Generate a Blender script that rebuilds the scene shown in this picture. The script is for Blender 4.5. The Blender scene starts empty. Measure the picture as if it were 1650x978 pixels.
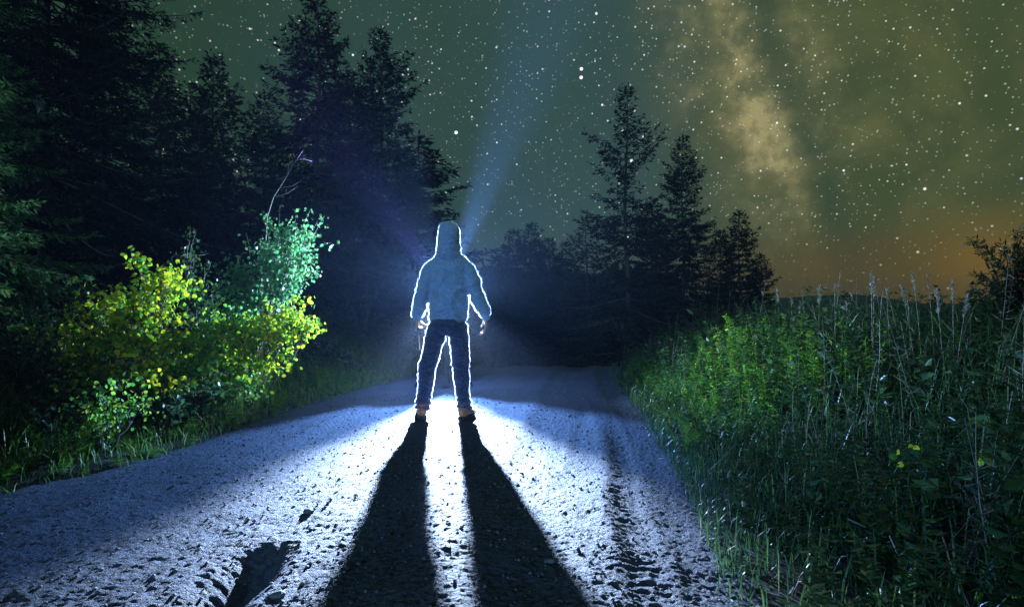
import bpy, bmesh, math, random
import numpy as np
from mathutils import Vector, Matrix, Euler
from mathutils.bvhtree import BVHTree

rng = np.random.default_rng(7)
random.seed(7)
sc = bpy.context.scene
C = sc.collection
R = math.radians

# ------------------------------------------------------------------ camera
CAM_H, F, CX, HY = 0.985, 917.0, 825.0, 495.0          # eye height, focal in px of the 1650 px frame, horizon row
cam_d = bpy.data.cameras.new('camera')
cam_d.sensor_width = 36.0
cam_d.lens = 36.0 * F / 1650.0
cam_d.clip_start = 0.05
cam_d.clip_end = 4000
cam = bpy.data.objects.new('camera', cam_d)
C.objects.link(cam)
cam.location = (0, 0, CAM_H)
cam.rotation_euler = (R(90.37), 0, 0)
sc.camera = cam

def at(px, py, d):
    """a place in the world d metres ahead that the photograph shows at px, py"""
    return Vector(((px - CX) * d / F, d, CAM_H + (HY - py) * d / F))

def sdir(px, py):
    return Vector(((px - CX) / F, 1.0, (HY - py) / F)).normalized()

# ------------------------------------------------------------------ render and view
sc.view_settings.view_transform = 'Standard'
sc.view_settings.look = 'None'
sc.view_settings.gamma = 1.0
sc.view_settings.exposure = 0.0
sc.render.engine = 'CYCLES'
cy = sc.cycles
cy.max_bounces = 5
cy.diffuse_bounces = 2
cy.glossy_bounces = 2
cy.transmission_bounces = 3
cy.transparent_max_bounces = 8
cy.volume_bounces = 0
cy.sample_clamp_indirect = 2.0
cy.caustics_reflective = False
cy.caustics_refractive = False
cy.use_adaptive_sampling = True
cy.adaptive_threshold = 0.02
cy.debug_use_spatial_splits = False
cy.use_denoising = True
try:
    cy.denoiser = 'OPENIMAGEDENOISE'
    cy.denoising_input_passes = 'RGB_ALBEDO_NORMAL'
    cy.denoising_prefilter = 'ACCURATE'
except Exception:
    pass

# ------------------------------------------------------------------ node helper
class NT:
    """arithmetic on node sockets"""
    def __init__(self, tree):
        self.t = tree
        self.n = tree.nodes
    def node(self, typ, **kw):
        nd = self.n.new(typ)
        for k, v in kw.items():
            setattr(nd, k, v)
        return nd
    def put(self, sock, v):
        if isinstance(v, (int, float)):
            sock.default_value = v
        elif isinstance(v, (tuple, list, Vector)):
            vv = tuple(v)
            if len(sock.default_value) == 4 and len(vv) == 3:
                vv = vv + (1.0,)
            sock.default_value = vv
        else:
            self.t.links.new(v, sock)
    def m(self, op, a, b=0.0, c=0.0, clamp=False):
        nd = self.node('ShaderNodeMath', operation=op)
        nd.use_clamp = clamp
        self.put(nd.inputs[0], a); self.put(nd.inputs[1], b)
        if len(nd.inputs) > 2: self.put(nd.inputs[2], c)
        return nd.outputs[0]
    def v(self, op, a, b=(0, 0, 0), s=None):
        nd = self.node('ShaderNodeVectorMath', operation=op)
        self.put(nd.inputs[0], a); self.put(nd.inputs[1], b)
        if s is not None: self.put(nd.inputs[3], s)
        return nd.outputs['Value'] if op in ('DOT_PRODUCT', 'LENGTH', 'DISTANCE') else nd.outputs[0]
    def mix(self, f, a, b, typ='MIX'):
        nd = self.node('ShaderNodeMix', data_type='RGBA', blend_type=typ)
        self.put(nd.inputs[0], f); self.put(nd.inputs[6], a); self.put(nd.inputs[7], b)
        return nd.outputs[2]
    def noise(self, vec, scale, detail=4.0, rough=0.55, dist=0.0):
        nd = self.node('ShaderNodeTexNoise')
        if vec is not None: self.put(nd.inputs['Vector'], vec)
        nd.inputs['Scale'].default_value = scale
        nd.inputs['Detail'].default_value = detail
        nd.inputs['Roughness'].default_value = rough
        nd.inputs['Distortion'].default_value = dist
        return nd.outputs['Fac']
    def ramp(self, f, lo, hi, a=0.0, b=1.0, smooth=True):
        nd = self.node('ShaderNodeMapRange')
        nd.interpolation_type = 'SMOOTHSTEP' if smooth else 'LINEAR'
        self.put(nd.inputs[0], f)
        for i, x in zip((1, 2, 3, 4), (lo, hi, a, b)): self.put(nd.inputs[i], x)
        return nd.outputs[0]
    def cramp(self, f, stops):
        nd = self.node('ShaderNodeValToRGB')
        e = nd.color_ramp.elements
        while len(e) < len(stops): e.new(0.5)
        for el, (p, c) in zip(e, stops):
            el.position = p; el.color = (*c, 1)
        self.put(nd.inputs[0], f)
        return nd.outputs[0]

# ------------------------------------------------------------------ night sky: stars, Milky Way, town glow on the horizon
world = bpy.data.worlds.new('World')
sc.world = world
world.use_nodes = True
world.cycles.sampling_method = 'NONE'
W = NT(world.node_tree)
W.n.clear()
tc = W.node('ShaderNodeTexCoord')
D = W.v('NORMALIZE', tc.outputs['Generated'])
sep = W.node('ShaderNodeSeparateXYZ')
W.put(sep.inputs[0], D)
dx, dy, dz = sep.outputs

def lobe(direction, width):
    """1 at a direction, falling off as a gaussian of the angle"""
    c = W.v('DOT_PRODUCT', D, direction)
    a2 = W.m('MULTIPLY', W.m('SUBTRACT', 1.0, c), 2.0 / (width * width))
    return W.m('POWER', 2.71828, W.m('MULTIPLY', a2, -1.0))

az = W.m('DIVIDE', dx, W.m('SQRT', W.m('ADD', W.m('ADD', W.m('MULTIPLY', dx, dx), W.m('MULTIPLY', dy, dy)), 1e-6)))
big = W.noise(D, 2.2, 3.0, 0.5)
green, teal, olive, brown = (0.022, 0.054, 0.030), (0.034, 0.075, 0.066), (0.052, 0.078, 0.033), (0.072, 0.050, 0.016)
col = W.mix(W.ramp(W.m('ADD', az, W.m('MULTIPLY', big, 0.3)), -0.35, 0.25), green, teal)
col = W.mix(W.ramp(W.m('ADD', az, W.m('MULTIPLY', big, 0.25)), 0.25, 0.62), col, olive)
low = W.ramp(W.m('SUBTRACT', dz, W.m('MULTIPLY', az, 0.18)), 0.06, -0.14)
low = W.m('MULTIPLY', low, W.ramp(az, 0.05, 0.45))
col = W.mix(low, col, brown)
# Milky Way along a great circle
mw_a, mw_b = sdir(1165, 0), sdir(1310, 400)
mw_n = mw_a.cross(mw_b).normalized()
off = W.v('DOT_PRODUCT', D, mw_n)
wisp = W.noise(D, 6.0, 6.0, 0.6, 0.6)
wisp2 = W.noise(W.v('ADD', D, (3.1, 0.4, 1.7)), 14.0, 5.0, 0.6, 0.4)
offw = W.m('ADD', off, W.m('MULTIPLY', W.m('SUBTRACT', wisp, 0.5), 0.15))
band = W.m('POWER', 2.71828, W.m('MULTIPLY', W.m('MULTIPLY', offw, offw), -1.0 / (0.092 ** 2)))
core = W.m('ADD', W.m('MULTIPLY', lobe(sdir(1225, 135), 0.13), 1.0), W.m('ADD', W.m('MULTIPLY', lobe(sdir(1268, 255), 0.11), 0.42), 0.035))
core = W.m('ADD', core, W.m('MULTIPLY', lobe(sdir(1190, -60), 0.16), 0.35))
mw = W.m('MULTIPLY', band, W.m('MULTIPLY', core, W.m('MULTIPLY', W.ramp(wisp2, 0.34, 0.66, 0.30, 1.30), W.ramp(W.noise(D, 42.0, 4.0, 0.65), 0.30, 0.72, 0.55, 1.30))))
rift_n = sdir(1225, -20).cross(sdir(1345, 330)).normalized()
roff = W.m('ADD', W.v('DOT_PRODUCT', D, rift_n), W.m('MULTIPLY', W.m('SUBTRACT', wisp, 0.5), 0.09))
rift = W.m('POWER', 2.71828, W.m('MULTIPLY', W.m('MULTIPLY', roff, roff), -1.0 / (0.030 ** 2)))
mw = W.m('MULTIPLY', mw, W.m('SUBTRACT', 1.0, W.m('MULTIPLY', rift, 0.75)))
col = W.mix(W.m('MULTIPLY', mw, 0.80, clamp=True), col, (0.36, 0.32, 0.15))
haze2 = W.m('MULTIPLY', lobe(sdir(1440, 190), 0.22), W.ramp(wisp, 0.42, 0.70))
col = W.mix(W.m('MULTIPLY', haze2, 0.55), col, (0.155, 0.150, 0.055))
col = W.mix(W.m('MULTIPLY', rift, 0.35), col, (0.024, 0.055, 0.042))
# town glow
g_dir = sdir(1592, 448)
col = W.mix(W.m('MULTIPLY', lobe(g_dir, 0.060), 0.75), col, (0.32, 0.19, 0.030))
col = W.mix(W.m('MULTIPLY', W.m('MULTIPLY', lobe(g_dir, 0.50), W.ramp(dz, 0.17, 0.0)), 0.65), col, (0.15, 0.095, 0.022))
col = W.mix(1.0, col, W.mix(W.ramp(dz, -0.02, -0.15), (1, 1, 1), (0.25, 0.25, 0.25)), 'MULTIPLY')

def stars(scale, radius, lo, gain, seedv):
    vor = W.node('ShaderNodeTexVoronoi', feature='F1')
    vor.inputs['Scale'].default_value = scale
    vor.inputs['Randomness'].default_value = 1.0
    W.put(vor.inputs['Vector'], W.v('ADD', D, seedv))
    dist = vor.outputs['Distance']
    sp = W.node('ShaderNodeSeparateColor')
    W.put(sp.inputs[0], vor.outputs['Color'])
    mag = W.ramp(sp.outputs[0], lo, 1.0, 0.0, 1.0, False)
    mag = W.m('MULTIPLY', mag, mag)
    rad = W.m('MULTIPLY', W.m('ADD', W.m('MULTIPLY', mag, 0.9), 0.55), radius * scale)
    s = W.ramp(W.m('DIVIDE', dist, rad), 1.0, 0.35)
    s = W.m('MULTIPLY', s, W.m('MULTIPLY', W.m('ADD', mag, 0.03), gain))
    tint = W.cramp(sp.outputs[1], [(0.0, (0.75, 0.88, 1.0)), (0.5, (1, 1, 1)), (1.0, (1.0, 0.90, 0.72))])
    return W.mix(1.0, tint, W.v('SCALE', (1, 1, 1), s=s), 'MULTIPLY')
ext = W.ramp(dz, 0.02, 0.20, 0.25, 1.0)
st = W.mix(1.0, stars(24, 0.0028, 0.35, 3.0, (11.3, 4.1, 7.7)), stars(58, 0.0018, 0.45, 1.4, (2.3, 8.1, 5.2)), 'ADD')
st = W.mix(1.0, st, stars(120, 0.0014, 0.35, 0.8, (6.3, 1.1, 9.2)), 'ADD')
st = W.mix(1.0, st, stars(210, 0.0013, 0.3, 0.30, (1.9, 3.3, 0.4)), 'ADD')
st = W.mix(1.0, st, W.v('SCALE', (1, 1, 1), s=ext), 'MULTIPLY')
col = W.mix(1.0, col, st, 'ADD')
bg = W.node('ShaderNodeBackground')
W.put(bg.inputs[0], col)
bg.inputs[1].default_value = 1.0
wo = W.node('ShaderNodeOutputWorld')
world.node_tree.links.new(bg.outputs[0], wo.inputs[0])

# ------------------------------------------------------------------ added fill light from low behind the camera
fill_sun_d = bpy.data.lights.new('fill_sun', 'SUN')
fill_sun_d.energy = 1.5
fill_sun_d.color = (0.32, 0.62, 1.0)
fill_sun_d.angle = R(0.5)
fill_sun = bpy.data.objects.new('fill_sun', fill_sun_d)
C.objects.link(fill_sun)
fill_sun.rotation_euler = Vector((0.32, 1.0, -0.22)).to_track_quat('-Z', 'Y').to_euler()
fill_sun.location = (-3, -20, 10)

# ------------------------------------------------------------------ mesh helpers
def mesh_np(name, verts, tris=None, quads=None, smooth=False):
    verts = np.asarray(verts, dtype=np.float32).reshape(-1, 3)
    me = bpy.data.meshes.new(name)
    nt = 0 if tris is None else len(tris)
    nq = 0 if quads is None else len(quads)
    me.vertices.add(len(verts))
    me.vertices.foreach_set('co', verts.ravel())
    idx, starts = [], []
    if nt:
        idx.append(np.asarray(tris, dtype=np.int32).ravel()); starts.append(np.arange(nt) * 3)
    if nq:
        idx.append(np.asarray(quads, dtype=np.int32).ravel()); starts.append(nt * 3 + np.arange(nq) * 4)
    idx = np.concatenate(idx); starts = np.concatenate(starts).astype(np.int32)
    me.loops.add(len(idx))
    me.loops.foreach_set('vertex_index', idx)
    me.polygons.add(nt + nq)
    me.polygons.foreach_set('loop_start', starts)
    if smooth:
        me.polygons.foreach_set('use_smooth', np.ones(nt + nq, dtype=bool))
    me.update(calc_edges=True)
    me.validate()
    return me

class Soup:
    """collects triangles and quads of many small pieces"""
    def __init__(self):
        self.v, self.t, self.q, self.n = [], [], [], 0
    def add(self, v, t=None, q=None):
        v = np.asarray(v, dtype=np.float32).reshape(-1, 3)
        if t is not None and len(t): self.t.append(np.asarray(t) + self.n)
        if q is not None and len(q): self.q.append(np.asarray(q) + self.n)
        self.v.append(v); self.n += len(v)
    def arrays(self):
        return (np.concatenate(self.v), np.concatenate(self.t) if self.t else np.zeros((0, 3), int),
                np.concatenate(self.q) if self.q else np.zeros((0, 4), int))
    def mesh(self, name, smooth=False):
        return mesh_np(name, *self.arrays(), smooth=smooth)

def nrm(a):
    return a / np.maximum(np.linalg.norm(a, axis=-1, keepdims=True), 1e-9)

def rand_dirs(n):
    return nrm(rng.normal(size=(n, 3)))

def diamonds(s, P, Dv, L, Wd, up=None, fold=0.0):
    """lance-shaped leaves: two triangles hinged on the midrib"""
    n = len(P)
    up = rand_dirs(n) if up is None else up
    S = nrm(np.cross(Dv, up))
    N = nrm(np.cross(S, Dv))
    L = np.asarray(L).reshape(-1, 1); Wd = np.asarray(Wd).reshape(-1, 1)
    mid = P + Dv * L * 0.42 + N * Wd * fold
    v = np.stack([P, mid + S * Wd * 0.5, P + Dv * L, mid - S * Wd * 0.5], 1).reshape(-1, 3)
    b = np.arange(n)[:, None] * 4
    s.add(v, t=np.concatenate([b + [0, 1, 2], b + [0, 2, 3]]))

def spikes(s, P, Dv, L, Wd):
    n = len(P)
    S = nrm(np.cross(Dv, rand_dirs(n)))
    L = np.asarray(L).reshape(-1, 1); Wd = np.asarray(Wd).reshape(-1, 1)
    v = np.stack([P - S * Wd * 0.5, P + S * Wd * 0.5, P + Dv * L], 1).reshape(-1, 3)
    s.add(v, t=np.arange(n)[:, None] * 3 + [0, 1, 2])

def blades(s, P, az_, L, Wd, lean):
    """grass blades bending over in three steps"""
    n = len(P)
    h = np.stack([np.cos(az_), np.sin(az_), np.zeros(n)], 1)
    S = np.stack([-np.sin(az_ + 0.6), np.cos(az_ + 0.6), np.zeros(n)], 1)
    L = L[:, None]; Wd = Wd[:, None]; lean = lean[:, None]
    z = np.array([[0, 0, 1.0]])
    p0 = P
    p1 = P + (z * 0.42 + h * 0.10 * lean) * L
    p2 = P + (z * (0.78 - 0.10 * lean) + h * 0.33 * lean) * L
    p3 = P + (z * (1.0 - 0.32 * lean) + h * 0.70 * lean) * L
    v = np.stack([p0 - S * Wd * .4, p0 + S * Wd * .4, p1 - S * Wd * .5, p1 + S * Wd * .5, p2 - S * Wd * .35, p2 + S * Wd * .35, p3], 1).reshape(-1, 3)
    b = np.arange(n)[:, None] * 7
    s.add(v, t=b + [4, 5, 6], q=np.concatenate([b + [0, 1, 3, 2], b + [2, 3, 5, 4]]))

def tube(s, pts, rad, k=5, cap=True):
    pts = np.asarray(pts, float); n = len(pts)
    rad = np.broadcast_to(np.asarray(rad, float), (n,))
    t = np.gradient(pts, axis=0); t = nrm(t)
    ref = np.array([0.31, 0.17, 0.93]) if abs(t[0][2]) < 0.9 else np.array([1.0, 0.1, 0.0])
    u = nrm(np.cross(t, ref)); w = np.cross(t, u)
    a = np.arange(k) * 2 * np.pi / k
    ring = pts[:, None] + rad[:, None, None] * (np.cos(a)[None, :, None] * u[:, None] + np.sin(a)[None, :, None] * w[:, None])
    i = np.arange(n - 1)[:, None] * k; j = np.arange(k)[None]; j2 = (j + 1) % k
    q = np.stack([i + j, i + j2, i + k + j2, i + k + j], -1).reshape(-1, 4)
    v = ring.reshape(-1, 3); tr = None
    if cap:
        v = np.concatenate([v, pts[:1], pts[-1:]])
        jj = np.arange(k); jn = (jj + 1) % k
        tr = np.concatenate([np.stack([jn, jj, np.full(k, n * k)], 1),
                             np.stack([(n - 1) * k + jj, (n - 1) * k + jn, np.full(k, n * k + 1)], 1)])
    s.add(v, t=tr, q=q)

def link(name, me, mat=None, parent=None, loc=(0, 0, 0)):
    o = bpy.data.objects.new(name, me)
    C.objects.link(o)
    o.location = loc
    if mat is not None and me is not None and not me.materials: me.materials.append(mat)
    if parent is not None: o.parent = parent
    return o

def tag(o, label=None, cat=None, group=None, kind=None):
    if label: o['label'] = label
    if cat: o['category'] = cat
    if group: o['group'] = group
    if kind: o['kind'] = kind
    return o

def thing(name, loc, label, cat, group=None, rz=0.0):
    o = bpy.data.objects.new(name, None)
    C.objects.link(o)
    o.empty_display_size = 0.2
    o.location = loc; o.rotation_euler = (0, 0, rz)
    return tag(o, label, cat, group)

# value noise on the plane
def _h(ix, iy, seed):
    n = (ix.astype(np.int64) * 374761393 + iy.astype(np.int64) * 668265263 + seed * 982451653) & 0xffffffff
    n = ((n ^ (n >> 13)) * 1274126177) & 0xffffffff
    n = ((n ^ (n >> 16)) * 2246822519) & 0xffffffff
    return ((n ^ (n >> 15)) & 0xffffff) / float(0xffffff)
def vn(x, y, seed=0):
    ix, iy = np.floor(x), np.floor(y)
    fx, fy = x - ix, y - iy
    fx = fx * fx * (3 - 2 * fx); fy = fy * fy * (3 - 2 * fy)
    a, b = _h(ix, iy, seed), _h(ix + 1, iy, seed)
    c, d = _h(ix, iy + 1, seed), _h(ix + 1, iy + 1, seed)
    return (a + (b - a) * fx) * (1 - fy) + (c + (d - c) * fx) * fy - 0.5
def fbm(x, y, seed=0, octv=4, gain=0.5):
    r, amp = 0, 1.0
    for i in range(octv):
        r = r + amp * vn(x, y, seed + i * 17)
        x, y, amp = x * 2.03 + 5.2, y * 2.03 + 1.3, amp * gain
    return r
def sst(x, a, b):
    t = np.clip((x - a) / (b - a), 0, 1)
    return t * t * (3 - 2 * t)

# ------------------------------------------------------------------ lie of the land
RY = np.array([-5, 1.0, 1.87, 2.54, 3.41, 3.93, 5.16, 5.83, 6.69, 8.6, 12, 20, 40, 90])
RL = np.array([-5.2, -3.9, -3.62, -3.38, -3.07, -2.68, -2.39, -2.2, -2.0, -1.55, -0.85, 1.3, 9.0, 34])
RR = np.array([0.2, 0.72, 0.83, 0.985, 1.13, 1.2, 1.32, 1.37, 1.43, 1.55, 2.2, 4.4, 12.6, 38])
def road_l(y): return np.interp(y, RY, RL)
def road_r(y): return np.interp(y, RY, RR)
TY = np.array([1.0, 1.87, 2.96, 4.4, 6.23, 9.0]); TX = np.array([0.46, 0.52, 0.60, 0.84, 0.92, 1.0])

def downhill(y):
    return 0.16 * np.clip(y - 9.5, 0, 24) * sst(y, 9.0, 13.0)

def road_z(x, y, fine=True):
    x = np.asarray(x, float); y = np.asarray(y, float)
    l, r = road_l(y), road_r(y)
    c = (l + r) * 0.5; hw = (r - l) * 0.5
    u = (x - c) / hw
    z = -0.11 - 0.02 * u * u
    z = z + 0.085 * sst(y, 4.4, 6.0) - 0.03 * sst(y, 6.4, 9.0) - downhill(y)             # a low crest just behind the man
    man = np.exp(-((x + 0.62) / 0.55) ** 2)
    z = z + 0.045 * man * sst(y, 1.5, 5.0) * (1 - sst(y, 6.0, 7.5))           # crown he stands on
    for k, (uc, dep) in enumerate(((-0.42, 0.030), (0.55, 0.012))):            # wheel ruts
        uu = (u - uc) * hw + 0.10 * fbm(y * 0.7, y * 0 + k, 3, 2)
        z = z - dep * np.exp(-(uu / 0.24) ** 2) + 0.018 * np.exp(-((np.abs(uu) - 0.36) / 0.10) ** 2)
    # washed-out hole in the left front
    wob = fbm(x * 6, y * 6, 15, 3)
    hx = -1.08 - 0.10 * (2.5 - y) + 0.02 * wob
    hole = np.exp(-((x - hx) / (0.085 + 0.06 * (2.6 - y))) ** 2) * (1 - sst(y + 0.04 * wob, 2.38, 2.66)) * sst(y, 0.9, 1.5)
    z = z - 0.14 * hole
    z = z + 0.05 * fbm(x * 0.9, y * 0.9, 11, 3)
    z = z + 0.020 * fbm(u * 7 + 0.3 * fbm(y * 0.4, y * 0, 2, 2), y * 0.22, 19, 3)
    if fine:
        z = z + 0.008 * fbm(x * 5, y * 7, 21, 3)
        near = 1 - 0.75 * sst(y, 4.0, 8.0)
        n2 = near * fbm(x * 38, y * 52, 31, 3, 0.6)
        z = z + 0.0048 * n2 - 0.0025 * sst(-n2, 0.25, 0.55)
        z = z + 0.007 * near * sst(fbm(x * 33 + 3.3, y * 44, 41, 2), 0.36, 0.62)
        z = z + 0.004 * near ** 3 * fbm(x * 75, y * 85, 43, 2)
        tx = np.interp(y, TY, TX)
        tw = np.exp(-((x - tx) / 0.075) ** 4)
        ph = y / 0.062 + 0.7 * np.abs(x - tx) / 0.1 + 0.6 * fbm(x * 3, y * 3, 5, 2)
        fade = sst(y, 1.0, 1.3) * (1 - sst(y, 5.0, 7.0))
        z = z + fade * (tw * (0.0045 * np.sin(2 * np.pi * (ph + 0.35 * fbm(x * 9, y * 9, 7, 2))) * np.clip(0.35 + 1.6 * fbm(x * 3, y * 3, 6, 2), 0, 1.2) - 0.008) + 0.006 * np.exp(-((np.abs(x - tx) - 0.12) / 0.05) ** 2))
    return z

def ground_z(x, y):
    """verges and forest floor; dips under the road"""
    x = np.asarray(x, float); y = np.asarray(y, float)
    dl = road_l(y) - x; dr = x - road_r(y)
    out = np.maximum(dl, dr)
    base = -0.11 + 0.085 * sst(y, 4.4, 6.0) - 0.03 * sst(y, 6.4, 9.0) - downhill(y)
    z = base + 0.055 * fbm(x * 0.9, y * 0.9, 11, 3) + 0.03 * fbm(x * 3, y * 3, 12, 2)
    z = z + np.where(dl > 0, 0.30 * sst(dl, 0.0, 2.0), 0) + np.where(dr > 0, 0.22 * sst(dr, 0.0, 2.0), 0)
    z = z - 0.25 * sst(-out, -0.16, 0.35)
    return z
def gz(x, y):
    x = float(x); y = float(y)
    if float(road_l(y)) + 0.1 < x < float(road_r(y)) - 0.1:
        return float(road_z(np.array([x]), np.array([y]))[0])
    return float(ground_z(np.array([x]), np.array([y]))[0])

# ------------------------------------------------------------------ materials
def material(name):
    m = bpy.data.materials.new(name)
    m.use_nodes = True
    t = NT(m.node_tree)
    b = m.node_tree.nodes['Principled BSDF']
    return m, t, b

def plain(name, colr, rough=0.7, metal=0.0, var=0.25, scale=20.0, bump=0.0, spec=0.4):
    m, t, b = material(name)
    tcn = t.node('ShaderNodeTexCoord')
    n = t.noise(tcn.outputs['Object'], scale, 5)
    f = t.ramp(n, 0.3, 0.7, 1 - var, 1 + var)
    t.put(b.inputs['Base Color'], t.v('SCALE', colr, s=f))
    b.inputs['Roughness'].default_value = rough
    b.inputs['Metallic'].default_value = metal
    b.inputs['Specular IOR Level'].default_value = spec
    if bump:
        bn = t.node('ShaderNodeBump')
        bn.inputs['Distance'].default_value = bump
        bn.inputs['Strength'].default_value = 0.8
        t.put(bn.inputs['Height'], n)
        t.put(b.inputs['Normal'], bn.outputs[0])
    return m

def leafy(name, stops, trans=0.45, rough=0.45, spec=0.35, gain=1.0):
    """foliage: each leaf its own tone, part of the light passing through"""
    m, t, b = material(name)
    g = t.node('ShaderNodeNewGeometry')
    oi = t.node('ShaderNodeObjectInfo')
    f = t.m('FRACT', t.m('ADD', g.outputs['Random Per Island'], oi.outputs['Random']))
    colr = t.cramp(f, stops)
    t.put(b.inputs['Base Color'], colr)
    b.inputs['Roughness'].default_value = rough
    b.inputs['Specular IOR Level'].default_value = spec
    tr = t.node('ShaderNodeBsdfTranslucent')
    t.put(tr.inputs[0], t.v('SCALE', colr, s=1.6 * gain))
    mx = t.node('ShaderNodeMixShader')
    mx.inputs[0].default_value = trans
    t.t.links.new(b.outputs[0], mx.inputs[1])
    t.t.links.new(tr.outputs[0], mx.inputs[2])
    t.t.links.new(mx.outputs[0], t.n['Material Output'].inputs[0])
    return m

M = {}
# gravel road
m, t, b = material('gravel_road')
geo = t.node('ShaderNodeNewGeometry')
P_ = geo.outputs['Position']
n1 = t.noise(P_, 1.3, 4); n2 = t.noise(P_, 38, 6, 0.65); n3 = t.noise(P_, 140, 3, 0.6)
c1 = t.mix(t.ramp(n1, 0.3, 0.7), (0.046, 0.068, 0.120), (0.070, 0.096, 0.155))
c1 = t.mix(t.ramp(n2, 0.46, 0.62), c1, (0.018, 0.027, 0.050))
c1 = t.mix(t.ramp(n3, 0.62, 0.75, 0, 0.6), c1, (0.15, 0.17, 0.22))
t.put(b.inputs['Base Color'], c1)
b.inputs['Roughness'].default_value = 0.72
b.inputs['Specular IOR Level'].default_value = 0.35
bn = t.node('ShaderNodeBump'); bn.inputs['Distance'].default_value = 0.028; bn.inputs['Strength'].default_value = 0.9
t.put(bn.inputs['Height'], t.m('ADD', n2, t.m('MULTIPLY', n3, 0.5)))
t.put(b.inputs['Normal'], bn.outputs[0])
M['road'] = m
M['soil'] = plain('soil', (0.022, 0.024, 0.022), 0.95, var=0.5, scale=6, bump=0.03)
M['stone'] = plain('stone', (0.09, 0.105, 0.14), 0.8, var=0.4, scale=30, bump=0.004)
M['hill'] = plain('hill', (0.012, 0.016, 0.014), 1.0, var=0.3, scale=0.05)
M['bark'] = plain('bark', (0.045, 0.036, 0.030), 0.9, var=0.5, scale=25, bump=0.01)
M['twig'] = plain('twig', (0.13, 0.12, 0.11), 0.6, var=0.3, scale=40)
M['needle'] = leafy('spruce_needles', [(0.0, (0.010, 0.014, 0.009)), (0.6, (0.013, 0.018, 0.010)), (1.0, (0.018, 0.023, 0.011))], 0.20, 0.7, 0.12)
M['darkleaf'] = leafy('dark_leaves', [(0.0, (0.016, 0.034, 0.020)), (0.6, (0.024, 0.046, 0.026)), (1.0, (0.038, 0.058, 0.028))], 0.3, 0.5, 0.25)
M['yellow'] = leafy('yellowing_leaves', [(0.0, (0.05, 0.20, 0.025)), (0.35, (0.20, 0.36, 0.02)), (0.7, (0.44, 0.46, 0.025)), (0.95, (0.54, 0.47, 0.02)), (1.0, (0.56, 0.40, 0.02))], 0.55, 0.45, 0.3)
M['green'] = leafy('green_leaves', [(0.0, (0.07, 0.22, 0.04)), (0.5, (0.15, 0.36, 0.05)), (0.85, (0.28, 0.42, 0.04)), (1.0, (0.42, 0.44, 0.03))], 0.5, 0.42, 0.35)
M['teal'] = leafy('blue_green_leaves', [(0.0, (0.04, 0.16, 0.06)), (0.5, (0.08, 0.25, 0.09)), (1.0, (0.18, 0.34, 0.12))], 0.5, 0.35, 0.5)
M['grass'] = leafy('grass_blades', [(0.0, (0.016, 0.050, 0.024)), (0.5, (0.032, 0.085, 0.026)), (0.88, (0.06, 0.12, 0.03)), (1.0, (0.20, 0.20, 0.12))], 0.45, 0.35, 0.5)
M['lushgrass'] = leafy('lush_grass', [(0.0, (0.04, 0.11, 0.025)), (0.5, (0.08, 0.19, 0.03)), (0.9, (0.15, 0.25, 0.03)), (1.0, (0.3, 0.3, 0.12))], 0.5, 0.4, 0.4)
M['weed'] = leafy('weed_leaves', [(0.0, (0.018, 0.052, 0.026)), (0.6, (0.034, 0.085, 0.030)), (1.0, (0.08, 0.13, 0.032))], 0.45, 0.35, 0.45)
M['dry'] = leafy('dry_stalks', [(0.0, (0.20, 0.18, 0.14)), (0.6, (0.28, 0.26, 0.22)), (1.0, (0.38, 0.36, 0.32))], 0.35, 0.45, 0.5)
M['litter'] = leafy('pale_litter', [(0.0, (0.16, 0.14, 0.11)), (0.6, (0.30, 0.28, 0.25)), (1.0, (0.50, 0.50, 0.50))], 0.3, 0.5, 0.4)
M['skin'] = plain('skin', (0.50, 0.29, 0.22), 0.5, var=0.08, scale=30)
M['boot'] = plain('boot_leather', (0.46, 0.20, 0.11), 0.5, var=0.3, scale=25, bump=0.003)
M['sole'] = plain('boot_sole', (0.035, 0.033, 0.032), 0.8, var=0.2)
M['metal'] = plain('dark_metal', (0.045, 0.045, 0.05), 0.4, 0.8, var=0.2)
M['plastic'] = plain('black_plastic', (0.02, 0.02, 0.022), 0.45, var=0.2)

def cloth(name, a, b_, scale, rough=0.85, bump=0.003, weave=260):
    m, t, b = material(name)
    tcn = t.node('ShaderNodeTexCoord')
    o = tcn.outputs['Object']
    st_ = t.v('MULTIPLY', o, (1.0, 1.0, 2.6))
    n = t.noise(st_, scale, 6, 0.65); w = t.noise(t.v('MULTIPLY', o, (1, 1, 0.35)), weave, 2)
    t.put(b.inputs['Base Color'], t.mix(t.ramp(t.m('ADD', t.m('MULTIPLY', n, 0.6), t.m('MULTIPLY', w, 0.4)), 0.36, 0.62), a, b_))
    b.inputs['Roughness'].default_value = rough
    b.inputs['Specular IOR Level'].default_value = 0.15
    b.inputs['Sheen Weight'].default_value = 0.25
    bn = t.node('ShaderNodeBump'); bn.inputs['Distance'].default_value = bump; bn.inputs['Strength'].default_value = 0.9
    t.put(bn.inputs['Height'], t.m('ADD', n, t.m('MULTIPLY', w, 0.25)))
    t.put(b.inputs['Normal'], bn.outputs[0])
    return m
M['fleece'] = cloth('heather_fleece', (0.21, 0.35, 0.56), (0.34, 0.50, 0.73), 22, bump=0.008)
M['rib'] = cloth('ribbed_knit', (0.24, 0.38, 0.54), (0.36, 0.50, 0.66), 12, bump=0.006)
M['denim'] = cloth('dark_denim', (0.035, 0.045, 0.10), (0.08, 0.10, 0.18), 12, bump=0.015)
M['fuzz'] = leafy('fleece_rim_fibres', [(0.0, (0.66, 0.74, 0.84)), (1.0, (0.78, 0.83, 0.88))], 0.7, 0.6, 0.3, 0.75)
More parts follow.
